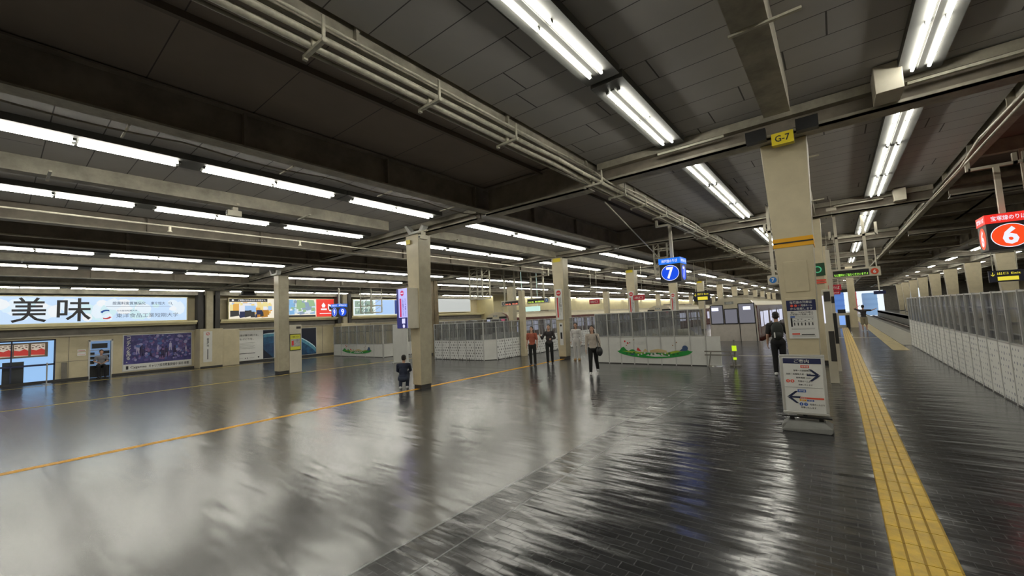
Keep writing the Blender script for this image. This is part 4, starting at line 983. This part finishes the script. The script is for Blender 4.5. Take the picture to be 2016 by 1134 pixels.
landscape(-5.65, 15.69, .24, 2.9, .48, 'cartoon landscape of green hills and clouds on the barrier before the train')
landscape(-25.3, 15.08, .20, 3.6, .40, 'smaller green landscape decal on the barrier beside the left wall')
# ghosted sign on the left post beside barrier 8: side posts at Y 17.5
b = MB(); b.box(-.13, .13, -.13, .13, 0, 3.5); o = link('barrier_post', b, COLM, loc=(-13.3, 17.7, 0), bevel=.01); tag(o, 'cream square post in the side of the dotted barrier', 'post')
# tarpaulin-covered load behind barrier 7
b = MB(); n = 14
prof = [(-1.25, .0), (-1.2, .55), (-1.0, .8), (-.86, 1.12), (-.62, 1.02), (-.48, 1.20), (-.35, 1.27), (.5, 1.28), (.62, 1.22), (.9, .98), (1.15, .7), (1.2, 0)]
vs = []; rd = random.Random(3)
for j in range(6):
    yy = -.5+j*.2; k_ = 1-.12*abs(j-2.5)/2.5
    for (u, v) in prof: vs.append((u*(1+.03*rd.uniform(-1, 1)), yy+.03*rd.uniform(-1, 1), v*k_+(.03*rd.uniform(-1, 1) if v > 0 else 0)))
m_ = len(prof); fs = [(j*m_+i, j*m_+i+1, (j+1)*m_+i+1, (j+1)*m_+i) for j in range(5) for i in range(m_-1)] + [tuple(range(m_-1, -1, -1)), tuple(range(5*m_, 6*m_))]
b.add(vs, fs); tag(link('covered_load', b, mat('tarpaulin', (.50, .48, .38), .7, var=.15, bump=.2), loc=(-5.22, 17.2, 0), smooth=True), 'cream tarpaulin over a load behind the landscape barrier', 'tarpaulin')
# bollard with yellow-green tag and folded trestle right of barrier 7
e = empty('traffic_post', (-2.9, 15.95, 0), 'short post with a fluorescent yellow tag at the barrier end', 'post')
b = MB(); b.cyl((0, 0, 0), (0, 0, .9), .03, 10); b.box(-.15, .15, -.15, .15, 0, .04); link('post', b, GREYB, e)
b = MB(); b.box(-.07, .07, -.05, -.02, .52, .70); b.box(-.05, .05, -.05, -.02, .22, .30); link('yellow_tag', b, E_('fluor', (.65, .95, .02), .8), e)
b = MB(); b.box(-.5, .45, -.03, .03, .52, .56); b.cyl((-.4, 0, 0), (-.3, 0, .52), .02, 6); b.cyl((.4, 0, 0), (.3, 0, .52), .02, 6); b.box(-.5, .45, -.03, .03, .40, .44)
tag(link('trestle', b, GREYB, loc=(-3.25, 15.45, 0)), 'low grey folding trestle at the right end of the landscape barrier', 'trestle')

# ------------------------------------------------------------------ trains
def train(x, y, L, label, front_dark=False, body=MAROON, fr=TFRONT, wlit=True):
    e = empty('train', (x, y, -.95), label, 'train')
    z = .95; W = 1.36
    cs = [(-W, -.35), (-W, 1.9), (-W+.05, 2.15), (-W+.28, 2.42), (-.6, 2.62), (0, 2.68), (.6, 2.62), (W-.28, 2.42), (W-.05, 2.15), (W, 1.9), (W, -.35)]
    # lower body
    b = MB(); b.box(-W, W, 0, L, z-.5, z+2.12); link('body', b, body, e, bevel=.05)
    n = len(cs); vs = [(c[0]*.985, .16, c[1]+z) for c in cs[1:-1]]+[(c[0], .45, c[1]+z) for c in cs[1:-1]]+[(c[0], L, c[1]+z) for c in cs[1:-1]]
    k = n-2; fs = [tuple(range(k-1, -1, -1)), tuple(range(2*k, 3*k))]
    for s_ in (0, k): fs += [(s_+i, s_+i+1, s_+k+i+1, s_+k+i) for i in range(k-1)]
    fs.append((0, k, 2*k-1, k-1)); fs.append((k, 2*k, 3*k-1, 2*k-1))
    b = MB(); b.add(vs, fs); link('roof', b, TROOF, e)
    # front face
    b = MB()
    b.add([(c[0]*.97, -.05, c[1]+z) for c in cs]+[(c[0], .2, c[1]+z) for c in cs], [tuple(range(n-1, -1, -1))]+[(i, i+1, n+i+1, n+i) for i in range(n-1)]); fo = link('front_face', b, fr, e)
    b = MB(); b.add([(c[0]*.97, -.056, c[1]+z) for c in cs[1:-1]], [tuple(range(n-3, -1, -1))]); b.v = [(v[0], v[1], max(v[2], z+1.98)) for v in b.v]; link('front_brow', b, TROOF, e)
    for (xa, xb, za, zb) in ((-1.22, -.55, 1.05, 2.18), (.38, 1.20, 1.05, 2.22), (-.42, .26, 1.05, 1.92)):
        f_ = MB(); f_.box(xa-.05, xb+.05, -.075, -.05, z+za-.06, z+zb+.05); fw_ = link('window_frame', f_, BLACK, e)
        g_ = MB(); g_.box(xa, xb, -.085, -.076, z+za, z+zb); link('front_window', g_, mat('train_pane', (.42, .42, .50), .1, emit=.35) if not front_dark else WINDARK, e)
    g_ = MB(); g_.box(-.4, .12, -.07, -.058, z+2.24, z+2.42); link('destination_panel', g_, mat('dest_grey', (.30, .30, .27), .3), e)
    g_ = MB(); text(g_, '回送' if not front_dark else '普通', -.3, .02, z+2.28, z+2.38, -.075); link('destination_lettering', g_, WHITE, e)
    for s_, cc_ in ((-1.0, (.75, .78, 1.0)), (.80, (.75, .78, 1.0) if not front_dark else (1.0, .10, .25))):
        g_ = MB(); g_.box(s_-.18, s_+.22, -.095, -.086, z+1.86, z+2.06); link('head_lamp', g_, E_('lamp%d' % int(cc_[1]*10), cc_, 1.5), e)
    b = MB(); b.box(.34, .38, -.06, -.05, z-.3, z+1.05); b.box(1.22, 1.26, -.06, -.05, z-.3, z+1.05); link('door_edge', b, BLACK, e)
    # sides: windows and doors
    y0 = 1.0; i = 0
    while y0 < min(L-3, 60):
        for sx in (-1, 1):
            xo = sx*(W+.012)
            d_ = MB(); d_.box(min(xo, xo-.03*sx), max(xo, xo-.03*sx), y0, y0+1.3, z-.02, z+1.86); dd = link('door', d_, mat('door_maroon', (.11, .035, .025), .2), e)
            g_ = MB(); g_.box(xo+.004*sx-.002, xo+.004*sx+.002, y0+.12, y0+.6, z+.75, z+1.7); g_.box(xo+.004*sx-.002, xo+.004*sx+.002, y0+.7, y0+1.18, z+.75, z+1.7); link('door_window', g_, WINLIT, dd)
            g_ = MB(); g_.box(min(xo, xo-.02*sx), max(xo, xo-.02*sx), y0+1.7, y0+2.75, z+.8, z+1.72); g_.box(min(xo, xo-.02*sx), max(xo, xo-.02*sx), y0+2.85, y0+3.9, z+.8, z+1.72); link('side_window', g_, WINLIT, e)
        y0 += 4.7; i += 1
    b = MB(); b.box(-.5, .5, 3, 5.4, z+2.62, z+2.85); b.box(-.6, .6, 8, 11, z+2.62, z+2.8); link('roof_equipment', b, mat('roof_gear', (.33, .30, .24), .6), e, bevel=.05)
    b = MB(); b.cyl((-.7, .6, z+2.55), (-.7, .6, z+2.72), .03, 6); b.cyl((-.35, 1.4, z+2.6), (-.35, 1.4, z+2.95), .02, 6); link('horn', b, ALU, e)
    return e
train(-5.2, 29.0, 84, 'nearest train, ivory roof and pale front with black framed windows')
train(-15.35, 45.5, 70, 'distant train with pinkish front and red lamp behind the no-entry columns', front_dark=True, fr=mat('front_pink', (.50, .38, .33), .3))
train(-25.2, 29.5, 84, 'train behind the dotted barrier with ivory brow and a red lamp', front_dark=True, fr=mat('front_maroon', (.13, .05, .04), .3))

# ------------------------------------------------------------------ A-frame information sign
e = empty('information_stand', (-.53, 8.14, 0), 'white and navy directional stand before the near column', 'information stand')
T = Matrix.Translation((0, 0, .235)) @ Matrix.Rotation(math.radians(-6), 4, 'X') @ Matrix.Diagonal((1, 1, .955, 1))
def tilt(o_): o_.matrix_local = T; return o_
b = MB(); w_ = .305
b.box(-w_, w_, -.02, .02, .0, .045); b.box(-w_, w_, -.02, .02, .955, 1.0); b.box(-w_, -w_+.045, -.02, .02, .045, .955); b.box(w_-.045, w_, -.02, .02, .045, .955)
tilt(link('frame', b, ALU, e, bevel=.008))
b = MB(); b.box(-w_+.04, w_-.04, -.014, .012, .04, .96); tilt(link('panel', b, WHITE, e))
b = MB(); b.box(-.255, .255, -.017, -.014, .845, .935); tilt(link('heading', b, NAVY, e))
b = MB(); text(b, 'ご案内', -.10, .10, .858, .92, -.02, bold=.015); tilt(link('heading_lettering', b, WHITE, e))
b = MB()
L_ = [('宝塚・川西能勢口', -.12, .11, .715, .745), ('池田・石橋阪大前・箕面', -.225, .11, .655, .685), ('能勢電鉄', -.09, .03, .597, .625), ('川西能勢口', .035, .11, .6, .617), ('号線ホームより', -.07, .12, .535, .567), ('発車いたします', -.065, .12, .478, .508),
      ('号線ホームより', .06, .25, .16, .192), ('発車いたします', -.06, .14, .105, .137)]
for t_, a, b_, c_, d_ in L_: text(b, t_, a, b_, c_, d_, -.018, bold=.008)
b.box(-.25, .25, -.0175, -.016, .445, .449)
tilt(link('lettering', b, INK, e))
b = MB()
for s_, cx, cz in ((1, .235, .655), (-1, -.235, .285)):
    tip = cx; b.poly([(tip, cz), (tip-.115*s_, cz+.10), (tip-.155*s_, cz+.10), (tip-.065*s_, cz+.012)][::-s_], -.019)
    b.poly([(tip, cz), (tip-.065*s_, cz-.012), (tip-.155*s_, cz-.10), (tip-.115*s_, cz-.10)][::-s_], -.019)
    x1_, x2_ = sorted((tip-.03*s_, tip-.18*s_)); b.box(x1_, x2_, -.0185, -.017, cz-.014, cz+.014)
tilt(link('arrow', b, mat('arrow_navy', (.012, .02, .07), .45), e))
b = MB(); b.box(-.02, .095, -.018, -.015, .775, .82); b.disc(-.205, .55, .027, -.018, 18); b.disc(-.145, .55, .027, -.018, 18); b.box(-.07, .25, -.018, -.015, .262, .29); tilt(link('red_marks', b, REDO, e))
b = MB(); b.box(-.085, .025, -.018, -.015, .37, .415); b.disc(-.05, .175, .026, -.018, 18); b.disc(.01, .175, .026, -.018, 18); b.box(.03, .12, -.018, -.015, .225, .25); tilt(link('blue_marks', b, BLUE, e))
b = MB(); b.box(-.07, .02, -.018, -.015, .225, .252); tilt(link('orange_marks', b, ORA, e))
b = MB()
for t_, a, b_, c_, d_ in (('宝塚線', -.01, .085, .783, .812), ('4', -.214, -.196, .533, .567), ('5', -.154, -.136, .533, .567), ('神戸線', -.075, .015, .377, .408), ('8', -.058, -.042, .16, .19), ('9', .002, .018, .16, .19), ('快速急行', -.06, .03, .266, .286), ('急行', -.05, .0, .229, .248), ('普通', .045, .105, .229, .246)): text(b, t_, a, b_, c_, d_, -.021, bold=.01)
tilt(link('white_lettering', b, WHITE, e))
b = MB(); b.box(-.325, .33, -.07, .09, .20, .22); b.box(-.04, .02, -.05, .03, .22, .245); link('tray', b, BLACK, e)
for s_ in (-.19, .19):
    b = MB(); b.box(s_-.03, s_+.03, -.03, .03, .12, .205); link('foot_clamp', b, BLACK, e)
b = MB(); pts = [(-.30, .0), (.30, .0), (.33, .03), (.33, .09), (.24, .15), (-.24, .15), (-.33, .09), (-.33, .03)]
vs = [(u, -.20, v) for u, v in pts]+[(u, .20, v) for u, v in pts]; vs = [(u, w__*(1 if v < .1 else .65), v) for (u, w__, v) in vs]
b.add(vs, [tuple(range(8)), tuple(range(15, 7, -1))]+[(i, 8+i, 8+(i+1) % 8, (i+1) % 8) for i in range(8)]); link('weight_base', b, mat('base_grey', (.23, .23, .22), .6, var=.15), e, bevel=.012)
b = MB(); b.cyl((-.3, .0, 1.185), (-.3, .0, 1.2), .01, 8); 

# ------------------------------------------------------------------ right side cabinets and kiosk behind the near column
e = empty('ticket_reader_post', (-.19, 13.2, 0), 'tall slim post with black and white panels right of the near column', 'post')
b = MB(); b.box(-.09, .09, -.12, .12, 0, 2.35); link('housing', b, CREAM, e, bevel=.01)
b = MB(); b.box(-.05, .08, -.13, -.12, 2.05, 2.3); link('black_vent', b, DARK, e)
b = MB(); b.box(-.03, .085, -.13, -.12, .55, 1.3); link('black_panel', b, DARK, e)
b = MB(); b.box(-.088, -.06, -.13, -.12, 1.5, 2.2); link('lit_strip', b, E_('strip_white', (.85, .87, 1), 1.0), e)
e = empty('shelter_post', (-.09, 15.6, 0), 'glass and metal end post of the waiting shelter behind the near column', 'post')
b = MB(); b.box(-.05, .05, -.1, .1, 0, 3.6); link('frame', b, CREAM, e)
b = MB(); b.box(-.045, .06, -.11, -.1, .8, 1.7); link('black_panel', b, BLACK, e)
b = MB(); b.box(-.04, .05, -.11, -.1, 2.0, 2.2); link('black_vent', b, BLACK, e)
e = empty('kiosk', (.42, 42.6, 0), 'cream kiosk with counter and lit screen on the near platform', 'kiosk')
b = MB(); b.box(-.5, .55, 0, 2.0, 0, 1.15); link('counter', b, CREAM, e)
b = MB(); b.box(-.35, .02, -.03, 0, .2, .95); link('screen', b, E_('kiosk_screen', (.25, .45, .95), .9), e)
b = MB(); b.box(.06, .3, -.03, 0, .0, .98); link('dark_opening', b, BLACK, e)
b = MB(); b.box(-.4, .1, .1, .5, 1.15, 1.45); link('till', b, BLACK, e)
b = MB(); b.box(.35, .8, -.25, .15, 0, 4.84); link('corner_pillar', b, COLM, e)

# red-covered bench inside right barrier
b = MB(); b.box(0, .5, 0, 6.5, 0, 1.25); tag(link('red_hoarding', b, mat('hoarding_red', (.30, .035, .025), .5, var=.4, scale=1.5), loc=(3.2, 7.5, 0)), 'dull red hoarding behind the right-hand glass barrier', 'hoarding')
# dim clutter seen behind glass of barriers 8 and 9
b = MB(); b.box(-.45, .45, -.2, .2, 0, 1.65); b.cyl((-.0, -.2, 1.6), (0, .2, 1.6), .45, 20); tag(link('grey_machine', b, mat('mach_grey', (.12, .12, .12), .5), loc=(-16.6, 17.2, 0)), 'dark grey rounded machine behind the dotted barrier', 'machine')
b = MB(); b.box(-.8, .8, -.3, .3, 0, 1.25); tag(link('white_cabinet', b, WPAINT, loc=(-14.9, 18.2, 0)), 'low white cabinet behind the dotted barrier', 'cabinet')
# white narrow door-like panel left of middle column
b = MB(); b.box(-.6, .6, -.03, .03, .04, 2.0); b.box(-.5, -.4, -.2, .2, 0, .04); b.box(.4, .5, -.2, .2, 0, .04); tag(link('freestanding_board', b, WPAINT, loc=(-17.95, 13.2, 0)), 'tall plain white panel standing left of the middle column', 'panel')

# outdoor scene at the far end: bright city backdrop building blocks
for i, (x, w_, h, c_) in enumerate(((.2, 3.2, 5.5, (.10, .22, .55)), (4.2, .9, 5, (.55, .10, .08)), (7.6, 3.2, 4.2, (.25, .40, .60)), (14, 5, 6, (.5, .55, .6)))):
    b = MB(); b.box(-w_/2, w_/2, 0, 4, -2, h)
    for k in range(4): b.box(-w_/2-.05, w_/2+.05, -.1, 0, 1+k*1.6, 1.2+k*1.6)
    tag(link('outside_building', b, mat('bldg%d' % i, c_, .6), loc=(x, 150+i*3, 0)), 'pale distant building seen beyond the hall mouth, %s from the left' % ordn(i), 'building', 'buildings beyond the hall')

# ------------------------------------------------------------------ people
def human(name, loc, rotz, label, h=1.7, top=(.02, .02, .022), bottom=(.01, .01, .014), shoe=(.6, .6, .6), arms=None, legs=None, lean=0, hair='short', sleeves='short', skirt=False, shorts=False, voxel=.008, head_turn=0, seat=None, hips_z=None, top_name=None, head_pitch=0, hands='relaxed'):
    """local frame: faces -y. arms: [(elbow),(wrist)] per side (left x<0, right x>0)."""
    s = h/1.7
    e = empty(name, loc, label, 'person', rotz)
    def V(x, y, z): return Vector((x, y, z))
    hz = hips_z if hips_z is not None else .90
    tl = math.radians(lean)
    def tor(x, y, z):                                # point on the torso, leaned forward about the hips
        dz = z; return V(x, y*math.cos(tl)-dz*math.sin(tl), hz+dz*math.cos(tl)+y*math.sin(tl))
    neck = tor(0, .0, .53); headc = tor(0, -.01, .70); sh = {-1: tor(-.18, 0, .47), 1: tor(.18, 0, .47)}
    if arms is None: arms = {-1: (tor(-.23, .02, .20), tor(-.24, -.06, -.04)), 1: (tor(.23, .02, .20), tor(.24, -.06, -.04))}
    else: arms = {k: tuple(Vector(q) for q in v) for k, v in arms.items()}
    if legs is None: legs = {-1: (V(-.10, -.01, .48), V(-.10, .02, .07)), 1: (V(.10, -.01, .48), V(.10, .02, .07))}
    else: legs = {k: tuple(Vector(q) for q in v) for k, v in legs.items()}
    hip = {-1: V(-.09, 0, hz), 1: V(.09, 0, hz)}
    def cap(b, p, q, r0_, r1_):
        b.cyl(p, q, r0_, 14, 0, r1_); b.ell(p, (r0_,)*3); b.ell(q, (r1_,)*3)
    B = MB()
    cap(B, neck, headc+V(0, .0, -.06), .052, .052)
    B.ell(headc+V(0, 0, .03), (.073, .092, .092)); B.ell(headc+V(0, -.022, -.055), (.055, .065, .062)); cap(B, headc+V(0, -.088, .0), headc+V(0, -.105, -.028), .010, .014)
    for sd in (-1, 1): B.ell(headc+V(.076*sd, .005, -.005), (.012, .02, .032))
    B.ell(tor(0, 0, .40), (.155, .095, .13)); B.ell(tor(0, 0, .22), (.130, .09, .16)); B.ell(tor(0, 0, .03), (.145, .10, .12)); cap(B, tor(0, 0, .1), tor(0, 0, .45), .09, .09)
    cap(B, sh[-1], sh[1], .052, .052)
    for sd in (-1, 1):
        el, wr = arms[sd]
        cap(B, sh[sd], el, .047, .038); cap(B, el, wr, .038, .026)
        d = (wr-el).normalized(); side = V(0, 1, 0) if abs(d.y) < .8 else V(0, 0, 1); a = d.cross(side).normalized(); c_ = a.cross(d).normalized()
        palm = wr+d*.05; q = MB(); q.ell((0, 0, 0), (.016, .040, .048))
        M_ = Matrix((a, c_, d)).transposed(); B.add([palm+M_ @ Vector(v) for v in q.v], q.f)
        for k, (off, ln) in enumerate(((-.030, .062), (-.010, .075), (.011, .070), (.030, .055))):
            p0 = palm+d*.036+c_*off; p1 = p0+d*ln*.55+a*(-.010*sd); p2 = p1+d*ln*.4+a*(-.022*sd)
            cap(B, p0, p1, .0088, .0082); cap(B, p1, p2, .0082, .007)
        t0 = palm-d*.015-c_*.034; t1 = t0-c_*.022+d*.03; cap(B, t0, t1, .011, .010); cap(B, t1, t1+d*.028-c_*.004, .010, .008)
        kn, an = legs[sd]; cap(B, hip[sd], kn, .078, .052); cap(B, kn, an, .052, .034)
        fd = V(0, -1, 0); cap(B, an+V(0, .03, -.03), an+V(0, -.14, -.045), .034, .026)
    def remesh(nm, b, m__, vox, par, grow=0):
        b.v = [tuple(c*s for c in v) for v in b.v]
        o_ = link(nm, b, m__, par); md = o_.modifiers.new('r', 'REMESH'); md.mode = 'VOXEL'; md.voxel_size = vox; md.use_smooth_shade = True
        sm = o_.modifiers.new('s', 'SMOOTH'); sm.factor = .5; sm.iterations = 2
        return o_
    remesh('body', B, SKIN, voxel, e)
    human.k = getattr(human, 'k', 0)+1; nm = 'figure%d' % human.k
    mt = mat('top_'+nm, top, .8, var=.15, scale=8); mbm = mat('bottom_'+nm, bottom, .8, var=.1); ms = mat('shoe_'+nm, shoe, .6)
    S = MB(); g_ = .016
    S.ell(tor(0, 0, .39), (.172, .115, .145)); S.ell(tor(0, 0, .22), (.150, .110, .17)); S.ell(tor(0, 0, .04), (.162, .118, .11)); cap(S, tor(0, 0, .08), tor(0, 0, .44), .105, .10); cap(S, sh[-1], sh[1], .066, .066)
    for sd in (-1, 1):
        el, wr = arms[sd]
        if sleeves == 'short': cap(S, sh[sd], sh[sd].lerp(el, .75), .066, .058)
        elif sleeves == 'long': cap(S, sh[sd], el, .064, .052); cap(S, el, el.lerp(wr, .93), .052, .038)
    remesh('shirt', S, mt, max(.012, voxel), e)
    S = MB(); S.ell(V(0, 0, hz-.01), (.165, .122, .12))
    for sd in (-1, 1):
        kn, an = legs[sd]
        if shorts: cap(S, hip[sd], hip[sd].lerp(kn, .95), .098, .092)
        else: cap(S, hip[sd], kn, .096, .070); cap(S, kn, kn.lerp(an, .92), .070, .058)
    if skirt:
        k0, k1 = legs[-1][0], legs[1][0]; mid = (k0+k1)/2; S.cyl(V(0, 0, hz+.05), mid+V(0, 0, -.25), .13, 18, 0, .22)
    remesh('trousers' if not skirt else 'skirt', S, mbm, max(.012, voxel), e)
    for sd in (-1, 1):
        kn, an = legs[sd]; S = MB(); cap(S, an+V(0, .03, -.022), an+V(0, -.06, -.022), .046, .044); S.ell(an+V(0, -.12, -.035), (.045, .085, .034)); S.v = [(v[0], v[1], max(v[2], an.z-.068)) for v in S.v]
        remesh('shoe', S, ms, .012, e)
    S = MB(); S.ell(headc+V(0, .018, .055), (.085, .095, .085)); S.ell(headc+V(0, .035, .01), (.080, .075, .080))
    if hair == 'long': cap(S, headc+V(0, .05, .02), headc+V(0, .075, -.22), .075, .055); cap(S, headc+V(-.06, .03, .02), headc+V(-.065, .04, -.16), .03, .025); cap(S, headc+V(.06, .03, .02), headc+V(.065, .04, -.16), .03, .025)
    if hair == 'cap': S.ell(headc+V(0, -.09, .065), (.06, .06, .012))
    remesh('hair' if hair != 'cap' else 'cap', S, HAIR if hair != 'cap' else mat('cap_dark', (.02, .02, .03), .7), .009, e)
    S = MB()
    for sd in (-1, 1): S.ell(((headc.x+.028*sd)*s, (headc.y-.083)*s, (headc.z+.008)*s), (.010, .006, .006))
    link('eyes', S, INK, e)
    S = MB(); S.ell((headc.x*s, (headc.y-.083)*s, (headc.z-.06)*s), (.020, .006, .006)); link('mouth', S, mat('lips', (.40, .12, .10), .5), e)
    return e, s, tor, headc
# man with backpack, seen from behind
A, s, tor, hc = human('person', (-1.42, 14.1, 0), PI+.15, 'person in a dark T-shirt and trousers seen from behind wearing a backpack', 1.80, (.020, .018, .018), (.008, .008, .010), (.55, .55, .55), legs={-1: ((-.09, -.03, .49), (-.08, .06, .10)), 1: ((.09, -.05, .49), (.10, -.04, .07))}, voxel=.008)
e = empty('backpack', (-1.42, 14.1, 0), 'black backpack on the back of the passenger by the near column', 'backpack', PI+.15)
b = MB(); b.ell((0, .19, 1.30), (.150, .095, .25)); b.ell((0, .22, 1.16), (.125, .09, .14)); o = link('bag', b, mat('bag_black', (.012, .016, .014), .6), e, smooth=True)
b = MB(); b.box(.06, .09, .285, .30, 1.10, 1.25); link('pale_tab', b, WHITE, e)
b = MB()
for sd in (-1, 1): b.path([(.10*sd, .10, 1.50), (.11*sd, -.02, 1.57), (.115*sd, -.13, 1.45), (.12*sd, -.12, 1.25), (.13*sd, .08, 1.12)], .018, 8)
link('strap', b, BLACK, e)
# guard sitting in the booth doorway
human('person', (-30.35, 3.56, 0), PI/2, 'person in a grey uniform shirt and dark trousers sitting in the booth doorway', 1.70, (.20, .20, .22), (.008, .008, .012), (.01, .01, .01), hips_z=.62, lean=3,
      legs={-1: ((-.12, -.42, .60), (-.13, -.40, .07)), 1: ((.12, -.42, .60), (.13, -.38, .07))}, arms={-1: ((-.25, -.02, .86), (-.07, -.22, .76)), 1: ((.25, -.02, .86), (.07, -.24, .76))}, voxel=.010)
b = MB(); b.cyl((0, 0, .46), (0, 0, .50), .19, 18); b.cyl((0, 0, .02), (0, 0, .46), .03, 8); b.cyl((0, 0, 0), (0, 0, .02), .19, 18); tag(link('stool', b, BLACK, loc=(-30.33, 3.56, 0)), 'round black stool under the seated guard', 'stool')
# woman with white apron-like top, companion behind
human('person', (-6.62, 12.7, 0), .35, 'person in a pale top and long black trousers walking by the barrier end', 1.62, (.50, .44, .38), (.008, .008, .008), (.5, .5, .5), hair='long', legs={-1: ((-.09, -.13, .50), (-.10, -.16, .08)), 1: ((.09, .05, .49), (.10, .24, .14))}, sleeves='long', voxel=.009)
e = empty('shoulder_bag', (-6.36, 12.66, .62), 'black shoulder bag at the side of the pale-topped walker', 'bag'); b = MB(); b.ell((0, 0, .15), (.10, .14, .16)); link('bag', b, BLACK, e, smooth=True); b = MB(); b.path([(0, -.1, .27), (-.08, -.03, .70), (0, .1, .27)], .01, 6); link('strap', b, BLACK, e)
human('person', (-9.35, 16.4, 0), .2, 'person dressed in white standing behind the pale-topped walker', 1.66, (.62, .60, .58), (.60, .58, .56), (.5, .3, .1), hair='long', sleeves='long', voxel=.012)
# two passers-by in front of the dotted barrier's side
human('person', (-10.20, 14.15, 0), .3, 'person in a reddish patterned top near the end of the orange line', 1.62, (.38, .10, .06), (.012, .012, .012), (.05, .05, .05), hair='long', voxel=.011)
human('person', (-9.80, 14.85, 0), .5, 'person in a black patterned top beside the red-topped passer-by', 1.66, (.035, .03, .032), (.012, .012, .012), (.05, .05, .05), hair='short', sleeves='long', voxel=.011, arms={-1: ((-.30, -.05, 1.12), (-.34, -.30, 1.25)), 1: ((.25, .0, 1.12), (.10, -.25, 1.10))})
# photographer with raised arms on the far platform
human('person', (1.36, 36.5, 0), PI, 'person in a dark top and khaki shorts with arms raised on the platform', 1.75, (.04, .035, .04), (.33, .29, .20), (.5, .5, .5), shorts=True, arms={-1: ((-.44, -.06, 1.36), (-.62, -.22, 1.44)), 1: ((.46, -.02, 1.50), (.20, -.20, 1.66))}, voxel=.014)
human('person', (2.0, 88, 0), PI, 'small distant person in a light top walking away on the platform', 1.75, (.35, .38, .42), (.02, .02, .03), (.3, .3, .3), voxel=.02)
# stooping figure beside the middle column
human('person', (-10.70, 7.93, 0), -PI*.75, 'person in navy crouching against the foot of the middle column', 1.55, (.015, .022, .05), (.03, .04, .07), (.65, .65, .65), hips_z=.36, lean=22, hair='short', sleeves='long',
      legs={-1: ((-.12, -.36, .46), (-.11, -.12, .07)), 1: ((.12, -.36, .46), (.11, -.10, .07))}, arms={-1: ((-.22, -.28, .60), (-.10, -.44, .52)), 1: ((.22, -.28, .60), (.10, -.44, .50))}, voxel=.010)
